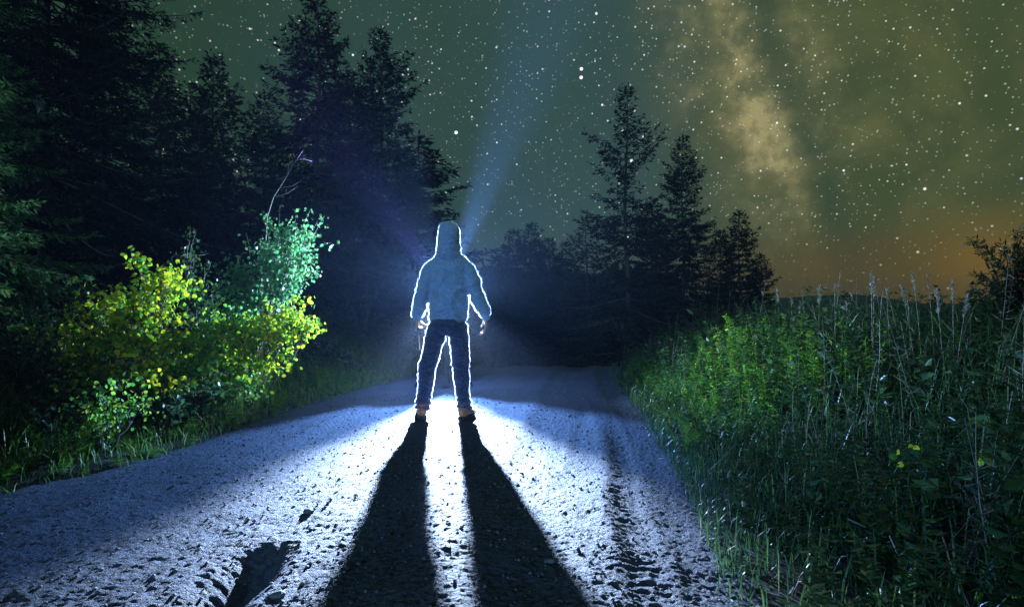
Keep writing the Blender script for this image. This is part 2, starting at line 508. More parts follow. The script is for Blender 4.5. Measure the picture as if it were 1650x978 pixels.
M['denimfuzz'] = leafy('denim_rim_fibres', [(0.0, (0.36, 0.41, 0.54)), (1.0, (0.48, 0.52, 0.64))], 0.7, 0.6, 0.3, 0.85)

# ------------------------------------------------------------------ ground, road, hills
gx = np.concatenate([-np.geomspace(420, 7.2, 26), np.arange(-7, 7.01, 0.13), np.geomspace(7.2, 420, 26)])
gy = np.concatenate([[-60, -30, -15, -8, -5, -3, -2, -1], np.arange(-0.5, 13, 0.13), np.geomspace(13.2, 520, 40)])
X, Y = np.meshgrid(gx, gy)
Z = ground_z(X, Y)
nx, ny = len(gx), len(gy)
i = (np.arange(ny - 1)[:, None] * nx + np.arange(nx - 1)[None]).ravel()
me = mesh_np('ground', np.stack([X, Y, Z], -1).reshape(-1, 3), quads=np.stack([i, i + 1, i + nx + 1, i + nx], 1), smooth=True)
tag(link('ground', me, M['soil']), kind='structure')

ys = [0.6]
while ys[-1] < 85:
    y = ys[-1]; ys.append(y + min(max(0.0013 * y * y, 0.006), 1.2))
ys = np.array(ys); us = np.linspace(0, 1, 560)
L_, R_ = road_l(ys) - 0.22, road_r(ys) + 0.22
X = L_[:, None] + (R_ - L_)[:, None] * us[None]
Y = np.repeat(ys[:, None], len(us), 1)
X = X + rng.uniform(-.5, .5, X.shape) * ((R_ - L_) / len(us))[:, None] * 0.6
Z = road_z(X, Y)
ny, nx = X.shape
i = (np.arange(ny - 1)[:, None] * nx + np.arange(nx - 1)[None]).ravel()
me = mesh_np('road', np.stack([X, Y, Z], -1).reshape(-1, 3), quads=np.stack([i, i + 1, i + nx + 1, i + nx], 1), smooth=True)
tag(link('road', me, M['road']), kind='structure')

# far hills on the right
hs = Soup()
ang = np.linspace(R(-75), R(75), 120)
for dist, hh, sd in ((330, 7.5, 2), (400, 11.0, 9)):
    hz = hh * (0.72 + 0.8 * fbm(ang * 6, ang * 0 + sd, sd, 4)) * (0.75 + 0.25 * sst(-ang, -0.9, 0.2))
    px_, py_ = np.sin(ang) * dist, np.cos(ang) * dist
    prof = np.array([[-60, -3], [-30, 0.55], [0, 1.0], [40, 0.7], [80, -3]])
    n = len(ang)
    v = np.stack([np.stack([np.sin(ang) * (dist + o), np.cos(ang) * (dist + o), hz * k if k > 0 else np.full(n, -1.5)], 1) for o, k in prof], 0)
    i = (np.arange(len(prof) - 1)[:, None] * n + np.arange(n - 1)[None]).ravel()
    hs.add(v.reshape(-1, 3), q=np.stack([i, i + 1, i + n + 1, i + n], 1))
tag(link('hills', hs.mesh('hills', True), M['hill']), kind='structure')

# loose gravel on the road: too many to count
def pebble_soup(s, P, size):
    base = np.array([[1, 0, 0], [-1, 0, 0], [0, 1, 0], [0, -1, 0], [0, 0, 1], [0, 0, -1]], float)
    tri = np.array([[0, 2, 4], [2, 1, 4], [1, 3, 4], [3, 0, 4], [2, 0, 5], [1, 2, 5], [3, 1, 5], [0, 3, 5]])
    n = len(P)
    v = base[None] * rng.uniform(0.6, 1.2, (n, 6, 1)) * size[:, None, None]
    a = rng.uniform(0, 6.28, n); ca, sa = np.cos(a)[:, None], np.sin(a)[:, None]
    x = v[..., 0] * ca - v[..., 1] * sa; y = v[..., 0] * sa + v[..., 1] * ca
    v = np.stack([x, y, v[..., 2] * 0.7], -1) + P[:, None]
    s.add(v.reshape(-1, 3), t=(np.arange(n)[:, None, None] * 6 + tri[None]).reshape(-1, 3))
n = 16000
yy = 1.4 + 6.5 * rng.random(n) ** 1.6
xx = road_l(yy) + (road_r(yy) - road_l(yy)) * rng.random(n)
sz = 0.0025 + 0.012 * rng.random(n) ** 6
gs = Soup()
pebble_soup(gs, np.stack([xx, yy, road_z(xx, yy) + sz * 0.3], 1), sz)
tag(link('gravel', gs.mesh('gravel'), M['stone']), 'small loose gravel strewn over the dirt road', 'gravel', kind='stuff')
for j, (px, py, d_, r_, lab) in enumerate([
        (447, 916, 2.15, 0.022, 'pale stone on the lit road beside the dark washed-out hole'),
        (885, 872, 2.42, 0.020, 'dark stone at the right edge of the right leg shadow on the road'),
        (498, 795, 3.0, 0.024, 'flat stone on the lit gravel well left of the left leg shadow')]):
    p = at(px, py, d_)
    bm = bmesh.new()
    bmesh.ops.create_icosphere(bm, subdivisions=2, radius=r_)
    for v in bm.verts:
        k = 1 + 0.7 * float(vn(np.array([v.co.x * 60 + j * 9]), np.array([v.co.y * 60 + v.co.z * 40]))[0])
        v.co = Vector((v.co.x * 1.3, v.co.y, v.co.z * 0.7)) * k
    me = bpy.data.meshes.new('stone'); bm.to_mesh(me); bm.free()
    tag(link('stone', me, M['stone'], loc=(p.x, p.y, gz(p.x, p.y) + r_ * 0.35)), lab, 'stone', 'loose stones on the road')

# ------------------------------------------------------------------ lamp on a stand behind the man
LX, LY = -0.863, 7.4
LZ0 = gz(LX, LY)
LZ = 1.20
stand = thing('light_stand', (LX, LY, LZ0), 'lamp on a dark tripod stand hidden behind the man, glimpsed between his legs', 'lamp')
LH = LZ - LZ0
s = Soup(); tube(s, [(0, 0, 0.28), (0, 0, 0.8), (0, 0, 1.0), (0, 0, LH - 0.12)], [0.016, 0.016, 0.012, 0.012], 8); link('pole', s.mesh('pole', True), M['metal'], stand)
s = Soup(); tube(s, [(0, 0, 0.78), (0, 0, 0.84)], [0.022, 0.022], 8); link('collar', s.mesh('collar'), M['plastic'], stand)
for k in range(3):
    a = R(90 + 120 * k)
    e = (0.42 * math.cos(a), 0.42 * math.sin(a), 0.0)
    e = (e[0], e[1], gz(LX + e[0], LY + e[1]) - LZ0 + 0.01)
    s = Soup(); tube(s, [(0.015 * math.cos(a), 0.015 * math.sin(a), 0.78), e], [0.011, 0.011], 6)
    tube(s, [(0, 0, 0.36), (e[0] * .45, e[1] * .45, 0.36 + (e[2] - 0.0) * .3)], [0.006, 0.006], 5)
    link('leg', s.mesh('leg'), M['metal'], stand)
s = Soup(); tube(s, [(0, 0.16, LH), (0, 0.15, LH), (0, 0.05, LH), (0, 0.04, LH), (0, 0.0, LH), (0, -0.02, LH)], [0.03, 0.036, 0.036, 0.062, 0.07, 0.07], 20)
hd = link('lamp_head', s.mesh('lamp_head', True), M['plastic'], stand)
s = Soup(); tube(s, [(0, -0.021, LH), (0, -0.028, LH)], [0.06, 0.06], 20)
m, t, b = material('lit_lens')
b.inputs['Emission Color'].default_value = (0.75, 0.86, 1.0, 1); b.inputs['Emission Strength'].default_value = 30.0
link('lens', s.mesh('lens'), m, hd)
s = Soup(); tube(s, [(0, 0.07, LH - 0.034), (0, 0.07, LH - 0.13)], [0.014, 0.018], 8); link('bracket', s.mesh('bracket'), M['metal'], stand)

def spot(name, watts, colr, aim, half_deg, blend, loc=(0, -0.075, 0), rad=0.03):
    d = bpy.data.lights.new(name, 'SPOT')
    d.energy = watts; d.color = colr; d.spot_size = R(half_deg * 2); d.spot_blend = blend
    d.shadow_soft_size = rad
    o = bpy.data.objects.new(name, d); C.objects.link(o)
    o.parent = stand
    o.location = (loc[0], loc[1], LH + loc[2])
    o.rotation_euler = Vector(aim).to_track_quat('-Z', 'Y').to_euler()
    return o
def aimv(az_deg, down_deg):
    return (math.sin(R(az_deg)) * math.cos(R(down_deg)), -math.cos(R(az_deg)) * math.cos(R(down_deg)), -math.sin(R(down_deg)))
spot('hot_beam', 12500, (0.60, 0.76, 1.0), aimv(5.5, 20.5), 20.0, 1.0)
spot('halo_beam', 11000, (0.34, 0.54, 1.0), aimv(7.5, -3.0), 17.0, 0.9)
spot('beam', 1600, (0.20, 0.43, 1.0), aimv(6.0, 0.0), 47, 0.25)
# added small heads: two to light the verges, two for the air shafts
for av, watts, half, blend, colr, up_ in ((aimv(-50, -7.0), 1650, 37, 0.6, (0.46, 0.72, 1.0), 0), (aimv(62, -7.0), 1600, 39, 0.6, (0.46, 0.74, 1.0), 0),
                                   ((0.40, -0.42, 0.93), 150000, 12.0, 1.0, (0.22, 0.45, 1.0), 1), ((-0.60, -0.42, 0.85), 38000, 14.0, 1.0, (0.36, 0.26, 1.0), 1)):
    av = Vector(av).normalized(); c = Vector((av.x * 0.10, av.y * 0.10, LH - 0.02 + 0.11 * up_))
    s = Soup(); tube(s, [c - av * 0.05, c - av * 0.045, c, c + av * 0.012], [0.022, 0.028, 0.036, 0.036], 14)
    sh_ = link('added_head', s.mesh('added_head', True), M['plastic'], stand)
    s = Soup(); tube(s, [c + av * 0.013, c + av * 0.018], [0.030, 0.030], 14)
    link('lens', s.mesh('added_lens'), m, sh_)
    spot('added_upbeam' if up_ else 'added_flood', watts, colr, av, half, blend, (c.x + av.x * 0.055, c.y + av.y * 0.055, c.z + av.z * 0.055 - LH), 0.025)
s = Soup(); tube(s, [(0, 0, LH - 0.22), (0, 0, LH - 0.19)], [0.022, 0.022], 12)  # added dim ring under the main head, to light the far road
link('added_ring', s.mesh('added_ring'), m, stand)
d = bpy.data.lights.new('added_ring_glow', 'POINT'); d.energy = 110; d.color = (0.26, 0.46, 1.0); d.shadow_soft_size = 0.03
o = bpy.data.objects.new('added_ring_glow', d); C.objects.link(o); o.parent = stand; o.location = (0, -0.06, LH - 0.205)

# ------------------------------------------------------------------ the man, seen from behind
PX, PY = (718 - CX) * 5.2 / F, 5.2
PZ = gz(PX, PY)
foot_z = {}
person = thing('person', (PX, PY, PZ), 'person in a light hooded jacket and dark jeans standing with back turned on the road', 'person')

def ring_loft(bm, rings, k=18, axis=None):
    """rings: (centre, rx, ry[, direction]) - a closed tube of ellipses"""
    cs = [Vector(r[0]) for r in rings]
    rows = []
    for i_, r in enumerate(rings):
        tdir = (cs[min(i_ + 1, len(cs) - 1)] - cs[max(i_ - 1, 0)]).normalized()
        ref = Vector((0, 1, 0)) if abs(tdir.y) < 0.8 else Vector((0, 0, 1))
        u = ref.cross(tdir).normalized(); w = tdir.cross(u).normalized()
        rows.append([bm.verts.new(cs[i_] + u * r[1] * math.cos(2 * math.pi * j / k) + w * r[2] * math.sin(2 * math.pi * j / k)) for j in range(k)])
    for a, b_ in zip(rows, rows[1:]):
        for j in range(k):
            bm.faces.new((a[j], a[(j + 1) % k], b_[(j + 1) % k], b_[j]))
    bm.faces.new(rows[0][::-1]); bm.faces.new(rows[-1])

def ball(bm, c, r, sc_=(1, 1, 1)):
    ret = bmesh.ops.create_uvsphere(bm, u_segments=14, v_segments=9, radius=r)
    for v in ret['verts']:
        v.co = Vector((v.co.x * sc_[0], v.co.y * sc_[1], v.co.z * sc_[2])) + Vector(c)

def fuse(bm, voxel, smooth=6, name='body'):
    bmesh.ops.recalc_face_normals(bm, faces=bm.faces)
    me = bpy.data.meshes.new(name); bm.to_mesh(me); bm.free()
    o = bpy.data.objects.new('tmp', me); C.objects.link(o)
    md = o.modifiers.new('r', 'REMESH'); md.mode = 'VOXEL'; md.voxel_size = voxel; md.use_smooth_shade = True
    if smooth:
        ms = o.modifiers.new('s', 'SMOOTH'); ms.factor = 0.5; ms.iterations = smooth
    dg = bpy.context.evaluated_depsgraph_get()
    out = bpy.data.meshes.new_from_object(o.evaluated_get(dg))
    bpy.data.objects.remove(o); bpy.data.meshes.remove(me)
    out.name = name
    out.polygons.foreach_set('use_smooth', np.ones(len(out.polygons), dtype=bool))
    return out

def coords(me):
    v = np.empty(len(me.vertices) * 3, np.float32); me.vertices.foreach_get('co', v)
    n = np.empty(len(me.vertices) * 3, np.float32); me.vertices.foreach_get('normal', n)
    return v.reshape(-1, 3), n.reshape(-1, 3)
def wrinkle(me, fn):
    v, n = coords(me)
    me.vertices.foreach_set('co', (v + n * fn(v)[:, None]).astype(np.float32).ravel()); me.update()

# joints in the man's own frame (x to the right of the picture, y away from the camera)
SHL, SHR = (-0.128, 0.0, 1.375), (0.183, 0.0, 1.375)
ELL, ELR = (-0.200, -0.030, 1.160), (0.262, -0.030, 1.160)
WRL, WRR = (-0.262, 0.03, 0.915), (0.368, 0.03, 0.920)
AKL, AKR = (-0.215, 0.0, 0.09), (0.170, 0.0, 0.09)
KNL, KNR = (-0.165, 0.02, 0.46), (0.135, 0.02, 0.46)
HPL, HPR = (-0.070, 0.0, 0.84), (0.115, 0.0, 0.84)

# bare body, hands and face included
def fingers(bm, wr, inward, curls, fist):
    wr = Vector(wr)
    ring_loft(bm, [(wr + Vector((0, 0, 0.03)), 0.026, 0.022), (wr, 0.024, 0.029), (wr + Vector((0, 0, -0.035)), 0.016, 0.040), (wr + Vector((0, 0, -0.075)), 0.0145, 0.044), (wr + Vector((0, 0, -0.098)), 0.011, 0.041)], 14)
    lens = [(0.044, 0.027, 0.021), (0.048, 0.030, 0.022), (0.045, 0.028, 0.021), (0.035, 0.021, 0.018)]
    for k in range(4):
        p = wr + Vector((0, 0.033 - 0.0222 * k, -0.092 + (0.004 if k in (0, 3) else 0)))
        th, pts, rr = 0.0, [(p, 0.0088, 0.0088)], 0.0085
        for sl, cu in zip(lens[k], curls):
            th += R(cu + 3 * k)
            p = p + Vector((inward * math.sin(th), (0.05 - 0.04 * k) * 0.15, -math.cos(th))) * sl
            rr -= 0.0006
            pts.append((p, rr, rr))
        ring_loft(bm, pts, 8)
        ball(bm, p, rr)
    p = wr + Vector((inward * 0.006, 0.030, -0.028))
    dirs = [Vector((inward * 0.35, 0.75, -0.55)), Vector((inward * 0.45, 0.25, -0.85)), Vector((inward * 0.5, 0.0, -0.85))]
    if fist: dirs = [Vector((inward * 0.6, 0.55, -0.6)), Vector((inward * 0.9, -0.1, -0.5)), Vector((inward * 0.5, -0.6, -0.4))]
    pts = [(p, 0.013, 0.013)]
    for dv, sl, rr in zip(dirs, (0.042, 0.032, 0.024), (0.0115, 0.0105, 0.009)):
        p = p + dv.normalized() * sl; pts.append((p, rr, rr))
    ring_loft(bm, pts, 8); ball(bm, p, 0.009)

HC = Vector((0.028, 0.02, 1.62))
bm = bmesh.new()
ring_loft(bm, [((0.025, 0, 0.80), 0.15, 0.09), ((0.025, 0, 0.95), 0.14, 0.085), ((0.025, 0, 1.08), 0.125, 0.08), ((0.025, 0.0, 1.28), 0.15, 0.095), ((0.025, 0, 1.40), 0.15, 0.075), ((0.026, 0, 1.45), 0.07, 0.06)], 20)
ring_loft(bm, [((0.026, 0.0, 1.40), 0.058, 0.060), ((0.027, 0.01, 1.56), 0.052, 0.056)], 16)
ball(bm, HC + Vector((0, -0.012, 0.035)), 0.088, (0.84, 1.05, 1.0))
ball(bm, HC + Vector((0, 0.02, -0.035)), 0.07, (0.86, 1.0, 1.1))
ring_loft(bm, [(HC + Vector((0, 0.085, 0.02)), 0.008, 0.010), (HC + Vector((0, 0.108, -0.022)), 0.015, 0.012), (HC + Vector((0, 0.085, -0.03)), 0.012, 0.01)], 8)
for sx in (-1, 1):
    ball(bm, HC + Vector((sx * 0.078, -0.005, -0.005)), 0.03, (0.28, 0.6, 1.0))
    ball(bm, HC + Vector((sx * 0.030, 0.078, 0.03)), 0.012, (1.6, 0.6, 0.5))
ball(bm, HC + Vector((0, 0.086, -0.058)), 0.011, (2.0, 0.7, 0.6))
ball(bm, HC + Vector((0, 0.075, -0.09)), 0.02, (1.1, 0.8, 0.7))
for sh, el, wr in ((SHL, ELL, WRL), (SHR, ELR, WRR)):
    ring_loft(bm, [(sh, 0.052, 0.052), (Vector(sh).lerp(Vector(el), .5), 0.046, 0.046), (el, 0.038, 0.038), (Vector(el).lerp(Vector(wr), .35), 0.037, 0.037), (wr, 0.025, 0.027)], 12)
for hp, kn, ak in ((HPL, KNL, AKL), (HPR, KNR, AKR)):
    ring_loft(bm, [(hp, 0.08, 0.085), (Vector(hp).lerp(Vector(kn), .5), 0.066, 0.07), (kn, 0.052, 0.052), (Vector(kn).lerp(Vector(ak), .3), 0.05, 0.054), (ak, 0.035, 0.038), ((ak[0], ak[1] + 0.02, 0.05), 0.034, 0.05)], 14)
fingers(bm, WRR, -1, (14, 22, 20), False)
fingers(bm, WRL, 1, (62, 75, 55), True)
body = fuse(bm, 0.0048, 3, 'body')
link('body', body, M['skin'], person)

# jacket
bm = bmesh.new()
ring_loft(bm, [((0.025, 0, 0.885), 0.158, 0.105), ((0.025, 0, 0.93), 0.170, 0.115), ((0.025, -0.005, 1.02), 0.176, 0.118), ((0.026, -0.005, 1.14), 0.176, 0.118), ((0.027, -0.005, 1.26), 0.180, 0.120),
               ((0.027, -0.005, 1.36), 0.184, 0.108), ((0.027, 0, 1.41), 0.182, 0.094), ((0.027, 0, 1.448), 0.155, 0.084), ((0.027, 0, 1.48), 0.098, 0.076), ((0.027, 0.0, 1.51), 0.075, 0.072)], 26)
for sh, el, wr in ((SHL, ELL, WRL), (SHR, ELR, WRR)):
    sh, el, wr = Vector(sh), Vector(el), Vector(wr)
    ring_loft(bm, [(sh + Vector((0, 0, 0.012)), 0.052, 0.060), (sh.lerp(el, .18), 0.064, 0.070), (sh.lerp(el, .40), 0.066, 0.072), (sh.lerp(el, .75), 0.060, 0.064), (el, 0.057, 0.060), (el.lerp(wr, .45), 0.054, 0.056), (el.lerp(wr, .85), 0.049, 0.050), (el.lerp(wr, .97), 0.042, 0.044)], 16)
jacket_me = fuse(bm, 0.011, 5, 'jacket')
def jw(v):
    x, z = v[:, 0], v[:, 2]
    th = np.arctan2(v[:, 1], v[:, 0] - 0.026)
    arm = sst(np.abs(x - 0.026), 0.17, 0.22)
    w = 0.016 * fbm(x * 7 + v[:, 1] * 6, z * 15 + x * 6, 51, 3)
    w = w + 0.024 * np.abs(fbm(x * 9 - v[:, 1] * 5, z * 24, 61, 2)) * (0.4 + arm)
    fold = fbm(x * 3.2 + z * 2.5, z * 5.5 - x * 4.0 + v[:, 1] * 3, 55, 2)
    w = w + 0.020 * (1 - np.abs(fold) / 0.25).clip(0, 1) ** 2 * sst(-z, -1.40, -1.25)
    w = w + 0.010 * np.sin(z * 150 + 6 * np.sin(th * 2) + 9 * x) * sst(-z, -1.04, -0.93) * (1 - arm) * 0.6
    return w
wrinkle(jacket_me, jw)
jacket = link('jacket', jacket_me, M['fleece'], person)
bm = bmesh.new()
ring_loft(bm, [((0.025, 0, 0.868), 0.150, 0.100), ((0.025, 0, 0.876), 0.159, 0.108), ((0.025, 0, 0.915), 0.163, 0.111), ((0.025, 0, 0.922), 0.155, 0.104)], 40)
me = bpy.data.meshes.new('hem_band'); bm.to_mesh(me); bm.free(); me.polygons.foreach_set('use_smooth', np.ones(len(me.polygons), dtype=bool))
link('hem_band', me, M['rib'], jacket)
for el, wr in ((ELL, WRL), (ELR, WRR)):
    el, wr = Vector(el), Vector(wr); dn = (wr - el).normalized()
    bm = bmesh.new()
    ring_loft(bm, [(wr - dn * 0.03, 0.036, 0.038), (wr - dn * 0.022, 0.041, 0.043), (wr + dn * 0.022, 0.038, 0.040), (wr + dn * 0.030, 0.033, 0.035)], 20)
    me = bpy.data.meshes.new('cuff'); bm.to_mesh(me); bm.free(); me.polygons.foreach_set('use_smooth', np.ones(len(me.polygons), dtype=bool))
    link('cuff', me, M['rib'], jacket)
# hood pulled up, open at the face
bm = bmesh.new()
ring_loft(bm, [((0.027, -0.005, 1.450), 0.118, 0.090), ((0.027, -0.010, 1.485), 0.108, 0.100), ((0.027, -0.012, 1.52), 0.102, 0.112), ((0.029, -0.010, 1.57), 0.099, 0.118), ((0.031, -0.006, 1.64), 0.097, 0.116), ((0.033, 0.0, 1.70), 0.094, 0.108), ((0.036, 0.004, 1.742), 0.084, 0.092), ((0.038, 0.008, 1.766), 0.062, 0.066), ((0.040, 0.010, 1.780), 0.030, 0.034)], 24)
hood_me = fuse(bm, 0.009, 4, 'hood')
def hw_(v):
    x, y, z = v[:, 0], v[:, 1], v[:, 2]
    w = 0.020 * fbm(x * 10 + y * 8, z * 14 + x * 5, 71, 3)
    w = w - 0.012 * np.exp(-((z - 1.515) / 0.016) ** 2) - 0.008 * np.exp(-((z - 1.565 - 0.2 * (x - .03)) / 0.014) ** 2)
    return w - 0.09 * np.exp(-((x - 0.03) / 0.066) ** 4) * np.exp(-((z - 1.615) / 0.095) ** 4) * (y > 0.04)
wrinkle(hood_me, hw_)
hood = link('hood', hood_me, M['fleece'], jacket)

# jeans
bm = bmesh.new()
ring_loft(bm, [((0.025, 0, 0.93), 0.148, 0.098), ((0.025, -0.008, 0.86), 0.158, 0.112), ((0.024, -0.008, 0.815), 0.162, 0.112), ((0.024, 0, 0.775), 0.130, 0.085)], 24)
for hp, kn, ak in ((HPL, KNL, AKL), (HPR, KNR, AKR)):
    hp, kn, ak = Vector(hp), Vector(kn), Vector(ak)
    ring_loft(bm, [(hp, 0.082, 0.098), (hp.lerp(kn, .25), 0.086, 0.096), (hp.lerp(kn, .6), 0.078, 0.084), (kn, 0.070, 0.074), (kn.lerp(ak, .35), 0.068, 0.072), (kn.lerp(ak, .75), 0.061, 0.066), (kn.lerp(ak, .97), 0.064, 0.070), (kn.lerp(ak, 1.06), 0.060, 0.066)], 18)
jeans_me = fuse(bm, 0.010, 5, 'jeans')
def tw_(v):
    x, y, z = v[:, 0], v[:, 1], v[:, 2]
    low_ = sst(-z, -0.30, -0.08); knee = np.exp(-((z - 0.47) / 0.10) ** 2); seat = np.exp(-((z - 0.76) / 0.06) ** 2)
    w = 0.014 * fbm(x * 8 + y * 6, z * 11, 81, 3)
    w = w + 0.026 * np.abs(fbm(x * 5 + y * 7, z * 20 + x * 7, 91, 2)) * (0.5 + knee + seat)
    return w + 0.011 * np.sin(z * 115 + 14 * x + 9 * y) * low_
wrinkle(jeans_me, tw_)
jeans = link('jeans', jeans_me, M['denim'], person)
v_, _ = coords(jeans_me)
bvh = BVHTree.FromPolygons([tuple(c) for c in v_], [tuple(p.vertices) for p in jeans_me.polygons])
for sx in (-0.055, 0.105):                                                   # back pockets
    bm = bmesh.new(); g = []
    for r_ in range(7):
        row = []
        for c_ in range(7):
            zz = 0.865 - 0.13 * r_ / 6 - (0.018 * (1 - abs(c_ - 3) / 3) if r_ == 6 else 0)
            xx_ = sx - 0.05 + 0.10 * c_ / 6
            hit = bvh.ray_cast(Vector((xx_, -0.5, zz)), Vector((0, 1, 0)))[0]
            row.append(bm.verts.new((xx_, (hit.y if hit else -0.09) - 0.004, zz)))
        g.append(row)
    for a, b_ in zip(g, g[1:]):
        for j in range(6): bm.faces.new((a[j], a[j + 1], b_[j + 1], b_[j]))
    ret = bmesh.ops.extrude_face_region(bm, geom=list(bm.faces))
    for v in ret['geom']:
        if isinstance(v, bmesh.types.BMVert): v.co.y += 0.012
    bmesh.ops.recalc_face_normals(bm, faces=bm.faces)
    me = bpy.data.meshes.new('back_pocket'); bm.to_mesh(me); bm.free()
    link('back_pocket', me, M['denim'], jeans)

# boots
for ak, tilt in ((AKL, -14), (AKR, 18)):
    fz = gz(PX + ak[0], PY + 0.05) - PZ
    bm = bmesh.new()
    ring_loft(bm, [((0, -0.075, 0.045), 0.026, 0.024), ((0, -0.055, 0.05), 0.038, 0.036), ((0, 0.0, 0.055), 0.042, 0.042), ((0, 0.08, 0.048), 0.046, 0.034), ((0, 0.14, 0.042), 0.047, 0.027), ((0, 0.185, 0.038), 0.034, 0.020)], 16)
    ring_loft(bm, [((0, -0.025, 0.04), 0.040, 0.052), ((0, -0.025, 0.09), 0.041, 0.050), ((0, -0.022, 0.135), 0.045, 0.052)], 16)
    me = fuse(bm, 0.007, 4, 'boot')
    bt = link('boot', me, M['boot'], person, (ak[0], ak[1], fz))
    bt.rotation_euler = (0, 0, R(-tilt))
    bm = bmesh.new()
    out = [(-0.034, -0.07), (-0.042, -0.03), (-0.040, 0.03), (-0.050, 0.10), (-0.048, 0.15), (-0.025, 0.195), (0.0, 0.203), (0.025, 0.195), (0.048, 0.15), (0.050, 0.10), (0.040, 0.03), (0.042, -0.03), (0.034, -0.07), (0.0, -0.087)]
    f = bm.faces.new([bm.verts.new((x, y, -0.004)) for x, y in out])
    ret = bmesh.ops.extrude_face_region(bm, geom=[f])
    for v in ret['geom']:
        if isinstance(v, bmesh.types.BMVert): v.co.z += 0.03
    bmesh.ops.recalc_face_normals(bm, faces=bm.faces)
    me = bpy.data.meshes.new('sole'); bm.to_mesh(me); bm.free()
    link('sole', me, M['sole'], bt)

# added short fibres standing off the cloth, pale to draw the lit outline
def rim_fibres(me, n, length, width, parent, name):
    me.calc_loop_triangles()
    tri = np.empty(len(me.loop_triangles) * 3, np.int32); me.loop_triangles.foreach_get('vertices', tri); tri = tri.reshape(-1, 3)
    v, nn = coords(me)
    a, b_, c = v[tri[:, 0]], v[tri[:, 1]], v[tri[:, 2]]
    ar = np.linalg.norm(np.cross(b_ - a, c - a), axis=1)
    pick = rng.choice(len(tri), n, p=ar / ar.sum())
    w = rng.dirichlet((1, 1, 1), n)
    P = (v[tri[pick]] * w[:, :, None]).sum(1)
    N = nrm((nn[tri[pick]] * w[:, :, None]).sum(1))
    s = Soup()
    spikes(s, P - N * 0.001, nrm(N + 0.45 * rand_dirs(n)), length * rng.uniform(0.35, 1.1, n) * (0.85 + 0.35 * vn(P[:, 2] * 16, P[:, 0] * 11 + P[:, 1] * 5, 3)), width)
    o = link(name, s.mesh(name), M['denimfuzz' if 'denim' in name else 'fuzz'], parent)
    o['kind'] = 'stuff'
rim_fibres(jacket_me, 60000, 0.020, 0.0040, jacket, 'fleece_rim')
rim_fibres(hood_me, 15000, 0.020, 0.0040, jacket, 'hood_rim')
rim_fibres(jeans_me, 36000, 0.015, 0.0034, jeans, 'denim_rim')

# small torch in the closed hand, on a wrist cord
hp_ = Vector((PX, PY, PZ)) + Vector(WRL) + Vector((0.020, -0.01, -0.105))
torch = thing('hand_torch', hp_, 'small unlit torch with a hanging cord gripped in the person\'s fist', 'torch')
s = Soup(); tube(s, [(0, -0.065, 0), (0, -0.06, 0), (0, 0.045, 0), (0, 0.055, 0)], [0.009, 0.0115, 0.0115, 0.010], 12); link('barrel', s.mesh('barrel', True), M['metal'], torch)
s = Soup(); tube(s, [(0, 0.052, 0), (0, 0.07, 0), (0, 0.095, 0), (0, 0.10, 0)], [0.011, 0.016, 0.017, 0.015], 14); link('head', s.mesh('torch_head', True), M['metal'], torch)
s = Soup(); tube(s, [(0, -0.064, 0), (0.012, -0.072, -0.05), (0.016, -0.066, -0.12), (0.014, -0.062, -0.19), (0.010, -0.060, -0.195), (0.008, -0.062, -0.12), (0.004, -0.068, -0.05), (0, -0.064, -0.004)], 0.0022, 5); link('cord', s.mesh('cord'), M['dry'], torch)

